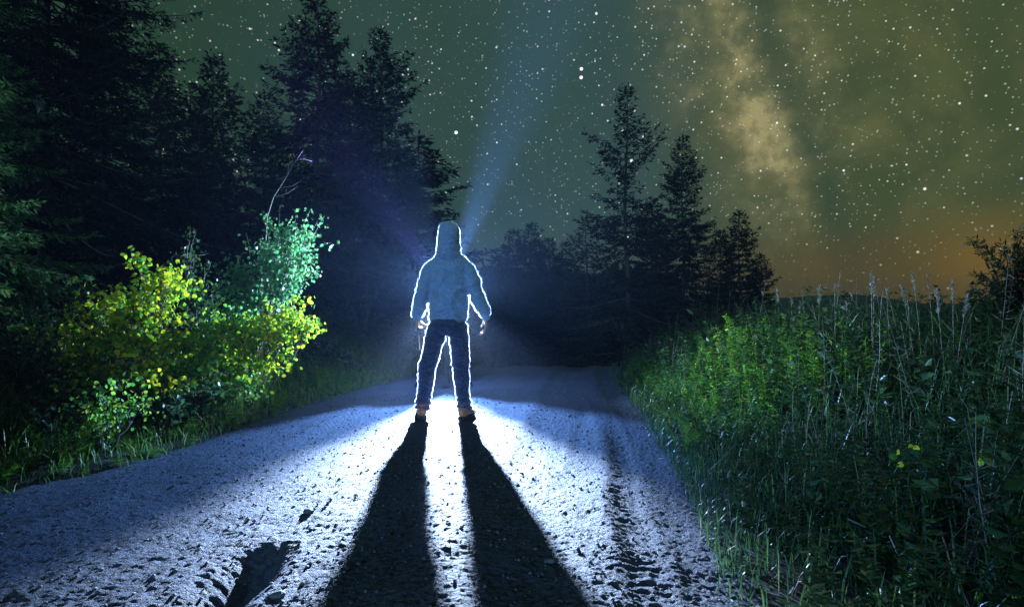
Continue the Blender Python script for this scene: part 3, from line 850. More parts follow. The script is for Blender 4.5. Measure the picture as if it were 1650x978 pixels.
# ------------------------------------------------------------------ spruces
def spruce_arrays(H, Rb, seed, dense=1.0, irregular=0.15, droop=0.35, spray=0.12, z0=0.3):
    r_ = np.random.default_rng(seed)
    s = Soup()
    z = z0
    Ps, Ds, Ls = [], [], []
    wood = Soup()
    while z < H * 0.985:
        f = z / H
        prof = (1 - f) ** 0.72 * (0.80 + 0.2 * math.sin(f * 23 + seed) * irregular / 0.15 * 0.6) + 0.02
        nb = max(4, int((5 + 3 * (1 - f)) * dense))
        a0 = r_.uniform(0, 6.28)
        for k in range(nb):
            if r_.random() < irregular * 0.7: continue
            L = Rb * prof * r_.uniform(1 - irregular * 2.2, 1 + irregular)
            L = max(L, 0.12)
            a = a0 + 6.283 * k / nb + r_.normal(0, 0.25)
            el = R(-12 + 60 * f ** 2) + r_.normal(0, 0.10)
            n = max(4, int(L / 0.16))
            tt = np.linspace(0, 1, n + 1)
            rr = L * tt; zz = z + L * (np.tan(el) * tt - droop * tt ** 1.6 + 0.30 * tt ** 3)
            side = r_.normal(0, 0.06) * L * tt ** 2
            ax = np.stack([rr * np.cos(a) - side * np.sin(a), rr * np.sin(a) + side * np.cos(a), zz], 1)
            if L > 0.5: tube(wood, ax, np.linspace(0.006 + 0.010 * L, 0.004, n + 1), 3, False)
            m_ = max(5, int(L / 0.055 * dense))
            t_ = r_.uniform(0.08, 1.0, m_) ** 0.8
            idx = t_ * n; i0 = np.minimum(idx.astype(int), n - 1); fr = (idx - i0)[:, None]
            B = ax[i0] * (1 - fr) + ax[i0 + 1] * fr
            T = nrm(ax[i0 + 1] - ax[i0])
            sd = np.where(r_.random(m_) < 0.5, -1.0, 1.0)[:, None]
            lat = nrm(np.cross(T, np.array([[0, 0, 1.0]]))) * sd
            lt = (0.32 * L * (1 - t_) + 0.09) * r_.uniform(0.5, 1.15, m_)
            dirt = nrm(T * 0.75 + lat * 0.85 + np.array([[0, 0, -0.30]]) + r_.normal(0, 0.15, (m_, 3)))
            kk = np.maximum(2, (lt / (spray * 0.34)).astype(int))
            rep = np.repeat(np.arange(m_), kk)
            u = r_.random(len(rep))
            p = B[rep] + dirt[rep] * (lt[rep] * u)[:, None] + np.array([[0, 0, -0.10]]) * (lt[rep] * u ** 2)[:, None]
            dd = nrm(dirt[rep] + r_.normal(0, 0.42, (len(rep), 3)) + np.array([[0, 0, -0.12]]))
            Ps.append(p); Ds.append(dd); Ls.append(spray * r_.uniform(0.6, 1.2, len(rep)))
        z += (0.17 + 0.16 * (1 - f)) * (H / 9.0) ** 0.5
    # leader
    n = 40
    zz = H * (0.97 + 0.03 * r_.random(n)); Ps.append(np.stack([zz * 0, zz * 0, zz], 1)); Ds.append(nrm(r_.normal(0, 0.5, (n, 3)) + [0, 0, 1])); Ls.append(np.full(n, 0.10))
    P, Dv, L = np.concatenate(Ps), np.concatenate(Ds), np.concatenate(Ls)
    diamonds(s, P, Dv, L, L * 0.27)
    zt = np.linspace(-0.3, H, 14)
    tr = Soup()
    tube(tr, np.stack([0.04 * np.sin(zt), 0.03 * np.cos(zt * 1.3) - 0.03, zt], 1), np.maximum(0.012, 0.022 * H * 0.6 * (1 - zt / H) ** 0.9), 8)
    wv, wt, wq = wood.arrays(); tr.add(wv, wt, wq)
    print('spruce', len(L) * 2)
    return s.mesh('spruce_crown'), tr.mesh('spruce_trunk', True)

protos = {
    'a': spruce_arrays(10.0, 3.1, 3, 1.7, 0.20, 0.35, 0.15),
    'b': spruce_arrays(9.5, 2.9, 8, 1.65, 0.24, 0.35, 0.15),
    'c': spruce_arrays(8.0, 2.5, 15, 1.25, 0.32, 0.20, 0.14),
    'd': spruce_arrays(6.0, 2.1, 21, 1.7, 0.22, 0.35, 0.14),
    'n': spruce_arrays(13.0, 4.6, 33, 1.6, 0.22, 0.40, 0.13, 0.8),
}
PH = {'a': 10.0, 'b': 9.5, 'c': 8.0, 'd': 6.0, 'n': 13.0}
for k in protos:
    protos[k][0].materials.append(M['needle']); protos[k][1].materials.append(M['bark'])

def spruce(kind, px, tip_y, d, label, rz, wide=1.0, group='spruces round the road'):
    x = (px - CX) * d / F
    z = gz(x, d)
    H = CAM_H + (HY - tip_y) * d / F - z
    k = H / PH[kind]
    o = thing('spruce_tree', (x, d, z), label, 'tree', group, rz)
    o.scale = (k * wide, k * wide, k)
    link('trunk', protos[kind][1], None, o)
    link('crown', protos[kind][0], None, o)
    return o
spruce('n', 70, -420, 10.6, 'huge near spruce filling the upper left corner, branch tips lit green', 0.4)
edge = spruce('b', -75, -190, 6.6, 'young spruce cut by the left edge, lamplight put into its needle colour', 0.7, 1.05)
M['litneedle'] = leafy('lit_needles', [(0.0, (0.05, 0.13, 0.045)), (0.6, (0.07, 0.17, 0.05)), (1.0, (0.14, 0.22, 0.06))], 0.3, 0.5, 0.3)  # lamplit look of the branches put into a brighter needle green
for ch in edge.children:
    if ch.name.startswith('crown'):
        ch.material_slots[0].link = 'OBJECT'; ch.material_slots[0].material = M['litneedle']
spruce('a', 510, -22, 16.0, 'tall dark spruce left of the man, its tip cut by the top edge', 1.0, 1.0)
spruce('b', 612, 48, 18.0, 'dark spruce with pointed tip directly above and left of the man', 2.1, 1.02)
spruce('d', 345, 92, 20.0, 'slim dim spruce between the huge left spruce and the tall one', 0.3, 0.8)
spruce('a', 255, 70, 19.0, 'dim spruce behind the huge left spruce, above the yellow bush', 2.9, 1.0)
spruce('b', 165, 10, 15.0, 'black spruce behind the huge left spruce, third from the left edge', 3.4, 1.15)
spruce('a', 40, 60, 16.5, 'black spruce deep in the corner behind the lit left-edge branches', 0.8, 1.2)
spruce('b', 320, 190, 17.5, 'low black spruce above the gap between the lit saplings', 2.4, 1.3)
spruce('b', 425, 150, 21.0, 'lower dark spruce behind the tall one, left of it', 4.0, 1.0)
spruce('d', 676, 222, 21.0, 'blunt dark spruce sloping down to the man\'s head', 5.0, 1.45)
spruce('b', 560, 120, 24.0, 'dark spruce filling the gap between the two tall left spruces', 1.7, 1.3)
spruce('c', 1008, 143, 18.0, 'tall ragged spruce with gappy branches, right of the man', 0.9, 0.98)
spruce('b', 1101, 220, 19.5, 'middle-sized spruce just right of the ragged one', 3.3, 0.95)
spruce('d', 1192, 342, 20.5, 'small spruce at the right end of the right tree group', 0.2, 0.95)
spruce('d', 1160, 372, 23.0, 'small spruce half hidden between the middle-sized and the end one', 2.2, 1.0)
spruce('d', 1226, 410, 22.0, 'lowest spruce of the right group, beside the tall grass', 4.2, 1.0)
spruce('c', 945, 350, 22.0, 'low dark spruce at the left foot of the ragged spruce', 3.0, 1.2)
spruce('d', 1050, 330, 23.5, 'dark spruce behind and between the ragged and middle-sized spruces', 1.2, 1.3)
def shade_spruce(kind, x, y, H, label, rz):  # unseen spruces added to keep the fill light off the verges
    o = thing('spruce_tree', (x, y, gz(x, y)), label, 'tree', 'spruces round the road', rz)
    k = H / PH[kind]; o.scale = (k, k, k)
    link('trunk', protos[kind][1], None, o); link('crown', protos[kind][0], None, o)
shade_spruce('a', 2.3, -5.0, 9.5, 'added spruce out of view behind the viewpoint, shading the tall weeds', 0.5)
shade_spruce('b', -7.6, -5.0, 10.0, 'added spruce out of view behind the viewpoint, shading the saplings', 1.5)
shade_spruce('a', 7.0, -4.0, 9.0, 'added spruce out of view behind the viewpoint, farther off, shading the weeds', 2.5)
for j, (px, ty, d, rz, lab) in enumerate([
        (828, 372, 36, 0.1, 'far small spruce, leftmost behind the end of the road'),
        (856, 362, 39, 1.3, 'far small spruce with the highest tip behind the end of the road'),
        (884, 385, 37, 2.6, 'far small spruce, third from the left behind the road end'),
        (912, 392, 35, 3.9, 'far small spruce, fourth from the left behind the road end'),
        (800, 412, 41, 4.4, 'far low spruce just right of the man\'s shoulder')]):
    spruce('d', px, ty, d, lab, rz, 1.1, 'far spruces behind the road end')

# ------------------------------------------------------------------ leaves and bushes
def leaf_mesh(name, w, seed):
    r_ = np.random.default_rng(seed)
    out = [(0.0, 0.0), (0.36, 0.16), (0.50, 0.42), (0.42, 0.70), (0.20, 0.90), (0.0, 1.06), (-0.20, 0.90), (-0.42, 0.70), (-0.50, 0.42), (-0.36, 0.16)]
    v = [(x * w * r_.uniform(.92, 1.08), y, 0.10 * abs(x) + 0.06 * r_.normal() * y - 0.10 * y * y) for x, y in out] + [(0, 0.45, -0.03)]
    tri = [(10, k, (k + 1) % 10) for k in range(10)]
    # short stalk
    v += [(-0.012, -0.5, 0.05), (0.012, -0.5, 0.05)]
    tri.append((0, 11, 12))
    return np.array(v), np.array(tri)
LEAF = [leaf_mesh('leaf', w, k) for k, w in enumerate((1.0, 0.92, 1.08, 0.85))]

def orient(n, bias):
    """frames (n,3,3) for leaves: columns x,y(along),z(normal)"""
    yv = nrm(rng.normal(0, 0.55, (n, 3)) + np.array([[0, 0, -0.55]]))
    zv = nrm(rng.normal(0, 0.75, (n, 3)) + bias)
    zv = nrm(zv - (zv * yv).sum(1, keepdims=True) * yv)
    xv = np.cross(yv, zv)
    return np.stack([xv, yv, zv], 2)

def leaves_to(s, P, size, F_):
    n = len(P)
    kind = rng.integers(0, 4, n)
    for k in range(4):
        q = np.where(kind == k)[0]
        if not len(q): continue
        lv, lt = LEAF[k]
        v = np.einsum('nij,kj->nki', F_[q], lv) * size[q][:, None, None] + P[q][:, None]
        s.add(v.reshape(-1, 3), t=(np.arange(len(q))[:, None, None] * len(lv) + lt[None]).reshape(-1, 3))

def sapling(name, base_px, base_d, clusters, lsize, mat, label, cat, n_parts=0, group=None, wood='twig', bias=(0.1, -0.8, 0.15), stem_r=0.012):
    bx = (base_px - CX) * base_d / F
    base = np.array([bx, base_d, gz(bx, base_d)])
    root = thing(name, base, label, cat, group)
    ws, P_all = Soup(), []
    for (px, py, d, rx, ry, rz_, nb, nl) in clusters:
        c = np.array(at(px, py, d)) - base
        low_ = c * np.array([0.35, 0.35, 0.45]) + rng.normal(0, 0.03, 3)
        stem = np.stack([(1 - t) ** 2 * np.zeros(3) + 2 * t * (1 - t) * low_ + t * t * c for t in np.linspace(0, 1, 8)])
        stem[1:] += rng.normal(0, 0.012, (7, 3))
        tube(ws, stem, np.linspace(stem_r, stem_r * 0.4, 8), 5)
        for b_ in range(int(nb * 1.5)):
            e = c + (0.35 + 1.15 * rng.random() ** 1.2) * nrm(rng.normal(size=3)) * np.array([rx, ry, rz_]) * 1.15
            t0 = rng.uniform(0.45, 1.0)
            st_ = stem[min(7, int(t0 * 7))]
            tt = np.linspace(0, 1, 6)[:, None]
            br = st_ + (e - st_) * tt + np.array([[0, 0, 0.06]]) * np.sin(tt * 3.14) + rng.normal(0, 0.010, (6, 3)) * tt
            tube(ws, br, np.linspace(stem_r * 0.35, 0.0015, 6), 4, False)
            k = max(1, int(nl * 2.1 * rng.uniform(0.5, 1.5)))
            u = rng.uniform(0.25, 1.03, k) ** 0.7
            P = st_ + (e - st_) * u[:, None] + rng.normal(0, 0.035, (k, 3)) + np.array([[0, 0, 0.06]]) * np.sin(np.minimum(u, 1) * 3.14)[:, None]
            P_all.append(P)
    link('stem', ws.mesh('stem', True), M[wood], root)
    P = np.concatenate(P_all); n = len(P)
    F_ = orient(n, np.array([bias]))
    size = lsize * rng.uniform(0.55, 1.15, n)
    order = np.argsort(P[:, 1] - size * 3)         # front and large first
    part = order[:n_parts]; rest = order[n_parts:]
    lm = []
    if n_parts:
        for lv, lt in LEAF:
            me = mesh_np('leaf', lv, tris=lt); me.materials.append(M[mat]); lm.append(me)
        for q in part:
            o = bpy.data.objects.new('leaf', lm[int(q) % 4]); C.objects.link(o); o.parent = root
            mt = Matrix.Identity(4)
            for a in range(3):
                for c_ in range(3): mt[a][c_] = float(F_[q][a, c_] * size[q])
                mt[a][3] = float(P[q][a])
            o.matrix_local = mt
    s = Soup(); leaves_to(s, P[rest], size[rest], F_[rest])
    fo = link('foliage', s.mesh('foliage'), M[mat], root); fo['kind'] = 'stuff'
    return root

# lit aspen saplings by the left roadside
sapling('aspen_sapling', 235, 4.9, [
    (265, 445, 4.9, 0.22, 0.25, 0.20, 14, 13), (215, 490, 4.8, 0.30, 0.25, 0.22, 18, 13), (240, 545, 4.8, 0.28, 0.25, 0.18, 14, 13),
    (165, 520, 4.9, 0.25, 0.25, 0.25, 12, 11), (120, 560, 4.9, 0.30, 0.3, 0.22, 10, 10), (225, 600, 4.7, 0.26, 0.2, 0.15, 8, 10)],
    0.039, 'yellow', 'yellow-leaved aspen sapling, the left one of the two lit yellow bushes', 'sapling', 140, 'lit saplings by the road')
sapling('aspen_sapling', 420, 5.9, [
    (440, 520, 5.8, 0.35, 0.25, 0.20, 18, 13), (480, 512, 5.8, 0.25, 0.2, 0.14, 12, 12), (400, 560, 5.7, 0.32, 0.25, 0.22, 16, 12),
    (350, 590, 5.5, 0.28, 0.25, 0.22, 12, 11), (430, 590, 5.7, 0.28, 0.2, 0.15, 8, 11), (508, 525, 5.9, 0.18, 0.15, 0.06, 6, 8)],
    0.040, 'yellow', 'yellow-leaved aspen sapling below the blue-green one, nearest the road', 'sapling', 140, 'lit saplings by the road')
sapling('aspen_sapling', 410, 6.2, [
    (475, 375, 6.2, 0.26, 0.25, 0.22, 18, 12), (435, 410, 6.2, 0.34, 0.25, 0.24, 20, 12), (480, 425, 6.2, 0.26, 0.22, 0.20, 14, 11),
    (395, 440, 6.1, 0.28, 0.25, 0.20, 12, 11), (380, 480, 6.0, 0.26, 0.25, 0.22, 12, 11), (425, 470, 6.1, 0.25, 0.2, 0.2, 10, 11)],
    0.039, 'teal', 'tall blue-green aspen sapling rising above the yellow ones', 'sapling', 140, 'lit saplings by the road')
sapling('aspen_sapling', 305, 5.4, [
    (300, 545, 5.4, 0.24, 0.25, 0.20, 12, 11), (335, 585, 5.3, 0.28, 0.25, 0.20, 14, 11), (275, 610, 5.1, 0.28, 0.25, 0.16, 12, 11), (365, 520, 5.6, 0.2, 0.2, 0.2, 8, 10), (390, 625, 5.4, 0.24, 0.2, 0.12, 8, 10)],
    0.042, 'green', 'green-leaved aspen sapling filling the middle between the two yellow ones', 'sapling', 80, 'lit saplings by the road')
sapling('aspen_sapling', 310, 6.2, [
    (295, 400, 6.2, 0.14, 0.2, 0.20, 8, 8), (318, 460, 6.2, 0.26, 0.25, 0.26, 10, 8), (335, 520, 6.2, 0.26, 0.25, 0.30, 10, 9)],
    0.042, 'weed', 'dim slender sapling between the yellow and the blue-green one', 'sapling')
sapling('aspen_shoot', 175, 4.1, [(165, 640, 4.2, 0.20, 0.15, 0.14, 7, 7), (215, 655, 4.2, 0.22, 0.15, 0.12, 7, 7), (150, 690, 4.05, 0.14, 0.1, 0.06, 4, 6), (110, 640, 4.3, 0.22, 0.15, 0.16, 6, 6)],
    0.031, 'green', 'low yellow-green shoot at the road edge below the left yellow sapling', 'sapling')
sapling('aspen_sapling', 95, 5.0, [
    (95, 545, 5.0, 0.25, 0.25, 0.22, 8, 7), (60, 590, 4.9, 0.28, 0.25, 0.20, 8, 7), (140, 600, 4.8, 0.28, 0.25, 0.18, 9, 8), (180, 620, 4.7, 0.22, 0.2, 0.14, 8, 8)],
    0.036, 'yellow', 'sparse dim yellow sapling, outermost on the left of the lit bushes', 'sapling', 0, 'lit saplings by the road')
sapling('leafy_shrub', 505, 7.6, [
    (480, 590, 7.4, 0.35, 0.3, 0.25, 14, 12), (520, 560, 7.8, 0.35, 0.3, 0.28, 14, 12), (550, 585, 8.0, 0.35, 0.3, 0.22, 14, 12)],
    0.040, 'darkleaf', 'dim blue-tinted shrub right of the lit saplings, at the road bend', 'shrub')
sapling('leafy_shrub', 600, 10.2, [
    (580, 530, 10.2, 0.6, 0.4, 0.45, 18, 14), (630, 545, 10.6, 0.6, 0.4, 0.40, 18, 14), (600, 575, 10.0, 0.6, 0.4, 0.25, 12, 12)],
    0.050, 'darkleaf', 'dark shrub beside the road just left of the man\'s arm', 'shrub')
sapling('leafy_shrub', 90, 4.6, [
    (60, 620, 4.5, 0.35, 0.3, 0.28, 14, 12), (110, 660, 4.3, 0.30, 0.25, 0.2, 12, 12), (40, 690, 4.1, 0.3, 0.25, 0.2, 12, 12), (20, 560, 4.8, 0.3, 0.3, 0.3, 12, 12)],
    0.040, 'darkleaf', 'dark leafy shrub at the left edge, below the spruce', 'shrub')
sapling('leafy_shrub', 330, 5.1, [
    (310, 640, 5.0, 0.35, 0.25, 0.18, 14, 12), (260, 655, 4.7, 0.3, 0.22, 0.15, 12, 12)],
    0.040, 'weed', 'low green shrub at the foot of the lit saplings', 'shrub')
# bare twig standing over the saplings
s = Soup()
b0 = at(422, 480, 6.6); r0 = np.array([b0.x, b0.y, gz(b0.x, b0.y)])
pp = [np.array(at(*q)) - r0 for q in ((422, 480, 6.6), (430, 350, 6.6), (440, 318, 6.6), (458, 290, 6.6), (470, 268, 6.6), (488, 242, 6.6))]
tube(s, [np.zeros(3)] + pp, [0.011, 0.009, 0.007, 0.006, 0.0045, 0.003, 0.0015], 5)
bt = thing('bare_twig', r0, 'bare leafless twig sticking up above the blue-green sapling', 'twig')
link('stem', s.mesh('stem', True), M['twig'], bt)
for q in (((440, 318), (462, 312), (480, 300)), ((449, 303), (470, 300), (484, 292)), ((462, 283), (466, 262), (465, 250)), ((476, 258), (490, 256), (502, 260))):
    s = Soup(); tube(s, [np.array(at(a, b_, 6.6)) - r0 for a, b_ in q], [0.004, 0.003, 0.0012], 4)
    link('side_twig', s.mesh('side_twig'), M['twig'], bt)

# ------------------------------------------------------------------ weeds and grass
def weed_arrays(seed, h, nleaf, ll, lw, pairs=True):
    r_ = np.random.default_rng(seed)
    s = Soup()
    t_ = np.linspace(0, 1, 6)
    lx, ly = r_.normal(0, 0.10, 2) * h
    ax = np.stack([lx * t_ ** 2, ly * t_ ** 2, h * t_], 1)
    tube(s, ax, np.linspace(0.0035, 0.0012, 6), 3, False)
    u = np.sort(r_.uniform(0.12, 1.0, nleaf))
    P = np.stack([lx * u ** 2, ly * u ** 2, h * u], 1)
    a = np.arange(nleaf) * 2.4 + r_.normal(0, 0.4, nleaf)
    Dv = nrm(np.stack([np.cos(a), np.sin(a), r_.normal(0.25, 0.45, nleaf)], 1))
    L = ll * r_.uniform(0.5, 1.15, nleaf) * (1.1 - 0.5 * u)
    up = np.tile(np.array([[0, 0, 1.0]]), (nleaf, 1)) + r_.normal(0, 0.35, (nleaf, 3))
    global rng
    diamonds(s, P, Dv, L, L * lw, up, -0.25)
    return s.arrays()
WIDE = [weed_arrays(40 + k, 1.0, 24, 0.15, 0.58) for k in range(3)]
WEED = [weed_arrays(k, 1.0, 46, 0.13, 0.22) for k in range(4)] + [weed_arrays(10 + k, 1.0, 60, 0.09, 0.42) for k in range(4)] + [weed_arrays(20 + k, 1.0, 34, 0.10, 0.10) for k in range(3)] + WIDE

def scatter(s, P, h, kinds):
    n = len(P)
    k_ = rng.choice(kinds, n)
    a = rng.uniform(0, 6.283, n)
    for k in set(k_.tolist()):
        q = np.where(k_ == k)[0]
        v, t, qd = WEED[k]
        ca, sa = np.cos(a[q])[:, None], np.sin(a[q])[:, None]
        wd = np.clip(h[q], 0.35, 1.0)[:, None] ** 0.5
        x = (v[None, :, 0] * ca - v[None, :, 1] * sa) * wd
        y = (v[None, :, 0] * sa + v[None, :, 1] * ca) * wd
        z = v[None, :, 2] * h[q][:, None]
        lean = rng.normal(0, 0.12, (len(q), 2))
        x = x + lean[:, :1] * z; y = y + lean[:, 1:] * z
        vv = np.stack([x, y, z], -1) + P[q][:, None]
        off_ = np.arange(len(q))[:, None, None] * len(v)
        s.add(vv.reshape(-1, 3), t=(off_ + t[None]).reshape(-1, 3) if len(t) else None, q=(off_ + qd[None]).reshape(-1, 4) if len(qd) else None)

def place(n, x0, x1, y0, y1, side, lo, hi, ypow=1.0):
    """random spots between lo and hi metres off the road edge"""
    y = y0 + (y1 - y0) * rng.random(n) ** ypow
    o = lo + (hi - lo) * rng.random(n)
    x = np.where(side < 0, road_l(y) - o, road_r(y) + o)
    return x, y, o

# right side: tall weeds rising away from the road
x, y, o = place(2100, 0, 0, 1.75, 11.5, 1, 0.12, 5.0, 1.35)
h = np.clip(0.16 + 0.62 * o ** 0.8, 0.16, 1.02) * rng.uniform(0.55, 1.08, len(x)) * np.where(y > 8.5, 0.75, 1.0)
h = np.minimum(h * (1 + 0.7 * vn(x * 1.1, y * 1.1, 18)), 1.0 + 0.5 * vn(x * 1.7, y * 1.7, 8))
s = Soup(); scatter(s, np.stack([x, y, ground_z(x, y) - 0.02], 1), h, [0, 1, 4, 5, 6, 7, 11, 12, 13, 11, 12, 8])
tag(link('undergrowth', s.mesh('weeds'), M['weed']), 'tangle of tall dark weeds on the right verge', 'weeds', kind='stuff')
n = 7500
x, y, o = place(n, 0, 0, 1.7, 11.0, 1, -0.12, 4.5, 1.4)
h = np.clip(0.10 + 0.42 * np.maximum(o, 0) ** 0.9, 0.08, 0.95) * rng.uniform(0.5, 1.25, n)
s = Soup(); blades(s, np.stack([x, y, np.maximum(ground_z(x, y), np.where(o < 0.2, road_z(x, y, False), -9)) - 0.01], 1), rng.uniform(0, 6.283, n), h, 0.004 + 0.004 * rng.random(n), rng.uniform(0.1, 1.1, n))
tag(link('grass', s.mesh('grass'), M['grass']), 'tall grass growing through the weeds on the right verge', 'grass', kind='stuff')
x, y, o = place(150, 0, 0, 1.8, 9.5, 1, 0.4, 4.6, 1.2)
h = np.clip(0.35 + 0.5 * o ** 0.8, 0.3, 1.12) * rng.uniform(0.7, 1.1, len(x))
s = Soup(); scatter(s, np.stack([x, y, ground_z(x, y) - 0.02], 1), h, [8, 9, 10])
tag(link('dry_stems', s.mesh('dry_stems'), M['dry']), 'thin pale stems standing among the dark weeds on the right', 'stems', kind='stuff')
n = 6500
x, y, o = place(n, 0, 0, 2.2, 8.0, 1, -0.10, 0.75, 0.9)
h = (0.07 + 0.14 * rng.random(n)) * (1 + np.maximum(o, 0))
s = Soup(); blades(s, np.stack([x, y, np.maximum(ground_z(x, y), np.where(o < 0.2, road_z(x, y, False), -9)) - 0.01], 1), rng.uniform(0, 6.283, n), h, 0.003 + 0.003 * rng.random(n), rng.uniform(0.3, 1.3, n))
tag(link('grass', s.mesh('grass'), M['grass']), 'short grass fringing the right road edge', 'grass', kind='stuff')
x, y, o = place(480, 0, 0, 4.2, 8.6, 1, 0.05, 1.5, 1.0)
h = np.clip(0.14 + 0.36 * o, 0.12, 0.72) * rng.uniform(0.6, 1.15, len(x))
s = Soup(); scatter(s, np.stack([x, y, ground_z(x, y) - 0.02], 1), h, [0, 1, 4, 5, 6, 7])
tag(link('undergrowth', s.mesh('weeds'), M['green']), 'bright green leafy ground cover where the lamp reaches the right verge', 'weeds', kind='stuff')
# left side
x, y, o = place(420, 0, 0, 2.7, 8.5, -1, -0.02, 1.1, 1.0)
h = np.clip(0.10 + 0.28 * o, 0.08, 0.40) * rng.uniform(0.6, 1.2, len(x))
s = Soup(); scatter(s, np.stack([x, y, ground_z(x, y) - 0.02], 1), h, [0, 1, 4, 5, 6, 7])
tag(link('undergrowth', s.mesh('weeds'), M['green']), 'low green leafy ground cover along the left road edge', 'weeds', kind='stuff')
x, y, o = place(900, 0, 0, 2.6, 11.0, -1, 0.25, 3.6, 1.0)
h = np.clip(0.15 + 0.42 * o, 0.15, 0.75) * rng.uniform(0.6, 1.1, len(x))
s = Soup(); scatter(s, np.stack([x, y, ground_z(x, y) - 0.02], 1), h, [0, 1, 4, 5, 6, 7])
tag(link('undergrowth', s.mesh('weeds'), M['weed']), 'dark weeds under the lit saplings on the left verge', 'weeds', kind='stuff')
n = 7000
x, y, o = place(n, 0, 0, 2.6, 9.5, -1, -0.06, 1.5, 1.0)
h = np.clip(0.12 + 0.30 * o, 0.09, 0.45) * rng.uniform(0.5, 1.3, n)
s = Soup(); blades(s, np.stack([x, y, ground_z(x, y) - 0.01], 1), rng.uniform(0, 6.283, n), h, 0.004 + 0.003 * rng.random(n), rng.uniform(0.2, 1.2, n))
tag(link('grass', s.mesh('grass'), M['lushgrass']), 'short green grass along the left road edge', 'grass', kind='stuff')
# pale litter in the right verge
n = 900
x, y, o = place(n, 0, 0, 1.7, 7.0, 1, -0.15, 1.6, 1.2)
s = Soup()
diamonds(s, np.stack([x, y, np.where(o < 0.05, road_z(x, y), ground_z(x, y)) + rng.uniform(0.005, 0.12, n) * np.clip(o * 2, 0.05, 1)], 1), nrm(rng.normal(0, 1, (n, 3)) * [1, 1, 0.4]), rng.uniform(0.02, 0.05, n), rng.uniform(0.006, 0.016, n))
tag(link('leaf_litter', s.mesh('leaf_litter'), M['litter']), 'pale dry leaf litter scattered at the foot of the right verge', 'litter', kind='stuff')
# forest floor bushes behind, one dark mass
x = rng.uniform(-16, 22, 1500); y = rng.uniform(12.5, 34, 1500)
ok = (x < road_l(y) - 0.4) | (x > road_r(y) + 0.4)
x, y = x[ok], y[ok]
h = rng.uniform(0.5, 1.5, len(x))
s = Soup(); scatter(s, np.stack([x, y, ground_z(x, y) - 0.05], 1), h, [4, 5, 6, 7])
tag(link('undergrowth', s.mesh('weeds'), M['darkleaf']), 'black undergrowth beneath the spruces beyond the lamp', 'undergrowth', kind='stuff')
# distant wood closing the view
s = Soup()
n = 26000
a = rng.uniform(R(-48), R(16), n); rr = rng.uniform(55, 75, n)
top = 4.8 + 2.2 * fbm(a * 14, a * 0, 77, 4)
hh = np.sqrt(rng.random(n)) * top
diamonds(s, np.stack([np.sin(a) * rr, np.cos(a) * rr, hh], 1), nrm(rng.normal(0, 1, (n, 3)) + [0, 0, .6]), rng.uniform(0.5, 1.1, n), rng.uniform(0.25, 0.5, n))
tag(link('woods', s.mesh('woods'), M['needle']), 'black mass of far forest behind the road end', 'forest', kind='stuff')

# tall seed stalks against the sky
def seed_stalk(px, top_y, d, label, plume=True, k=0):
    p = at(px, top_y, d)
    z0_ = gz(p.x, d); H = p.z - z0_
    root = thing('grass_stalk', (p.x, d, z0_), label, 'grass stalk', 'tall seed stalks on the right')
    lx, ly = rng.normal(0, 0.05, 2)
    t_ = np.linspace(0, 1, 8)
    ax = np.stack([lx * t_ ** 2 - lx, ly * t_ ** 2 - ly, H * t_], 1)
    s = Soup(); tube(s, ax, np.linspace(0.004, 0.0016, 8), 4)
    link('stem', s.mesh('stem', True), M['dry'], root)
    n = 60 if plume else 26
    u = rng.uniform(0.84 if plume else 0.9, 1.0, n)
    P = np.stack([lx * u ** 2 - lx, ly * u ** 2 - ly, H * u], 1)
    s = Soup(); diamonds(s, P, nrm(rng.normal(0, 0.45, (n, 3)) + [0, 0, 0.9]), rng.uniform(0.02, 0.05, n), rng.uniform(0.003, 0.007, n))
    link('seed_head', s.mesh('seed_head'), M['dry'], root)
    for _ in range(4):
        u = rng.uniform(0.3, 0.75); a = rng.uniform(0, 6.28)
        s = Soup()
        diamonds(s, np.array([[lx * u ** 2 - lx, ly * u ** 2 - ly, H * u]]), nrm(np.array([[math.cos(a), math.sin(a), 1.2]])), [rng.uniform(0.15, 0.28)], [0.008])
        link('leaf', s.mesh('leaf'), M['grass'], root)
stalks = [(1321, 462, 5.2, 'tall pale seed stalk, first to rise above the weeds from the right spruces'), (1345, 458, 5.6, 'thin seed stalk just right of the first pale pair'),
          (1404, 440, 4.6, 'tallest pale seed stalk standing against the brown sky'), (1409, 448, 4.7, 'pale seed stalk leaning on the tallest one'),
          (1428, 468, 4.4, 'short seed stalk right of the tallest pair'), (1452, 462, 4.5, 'seed stalk midway between the tallest pair and the willow'),
          (1470, 440, 4.8, 'high seed stalk with a dark plume midway along the right skyline'), (1495, 445, 4.3, 'high seed stalk with a drooping plume, left of the orange glow'),
          (1535, 452, 4.2, 'bent seed stalk in front of the orange glow'), (1508, 470, 4.0, 'low seed stalk left of the bent one'),
          (1275, 480, 6.4, 'dim seed stalk above the lit green clump'), (1252, 468, 7.0, 'dim far seed stalk beside the lowest right spruce'),
          (1290, 492, 6.0, 'dim seed stalk between the lit clump and the pale pair'), (1365, 486, 4.9, 'low seed stalk left of the tallest pair'),
          (1560, 478, 3.9, 'low seed stalk right of the bent one, under the willow')]
for k, (px, ty, d, lab) in enumerate(stalks):
    seed_stalk(px, ty, d, lab, k % 3 != 1, k)

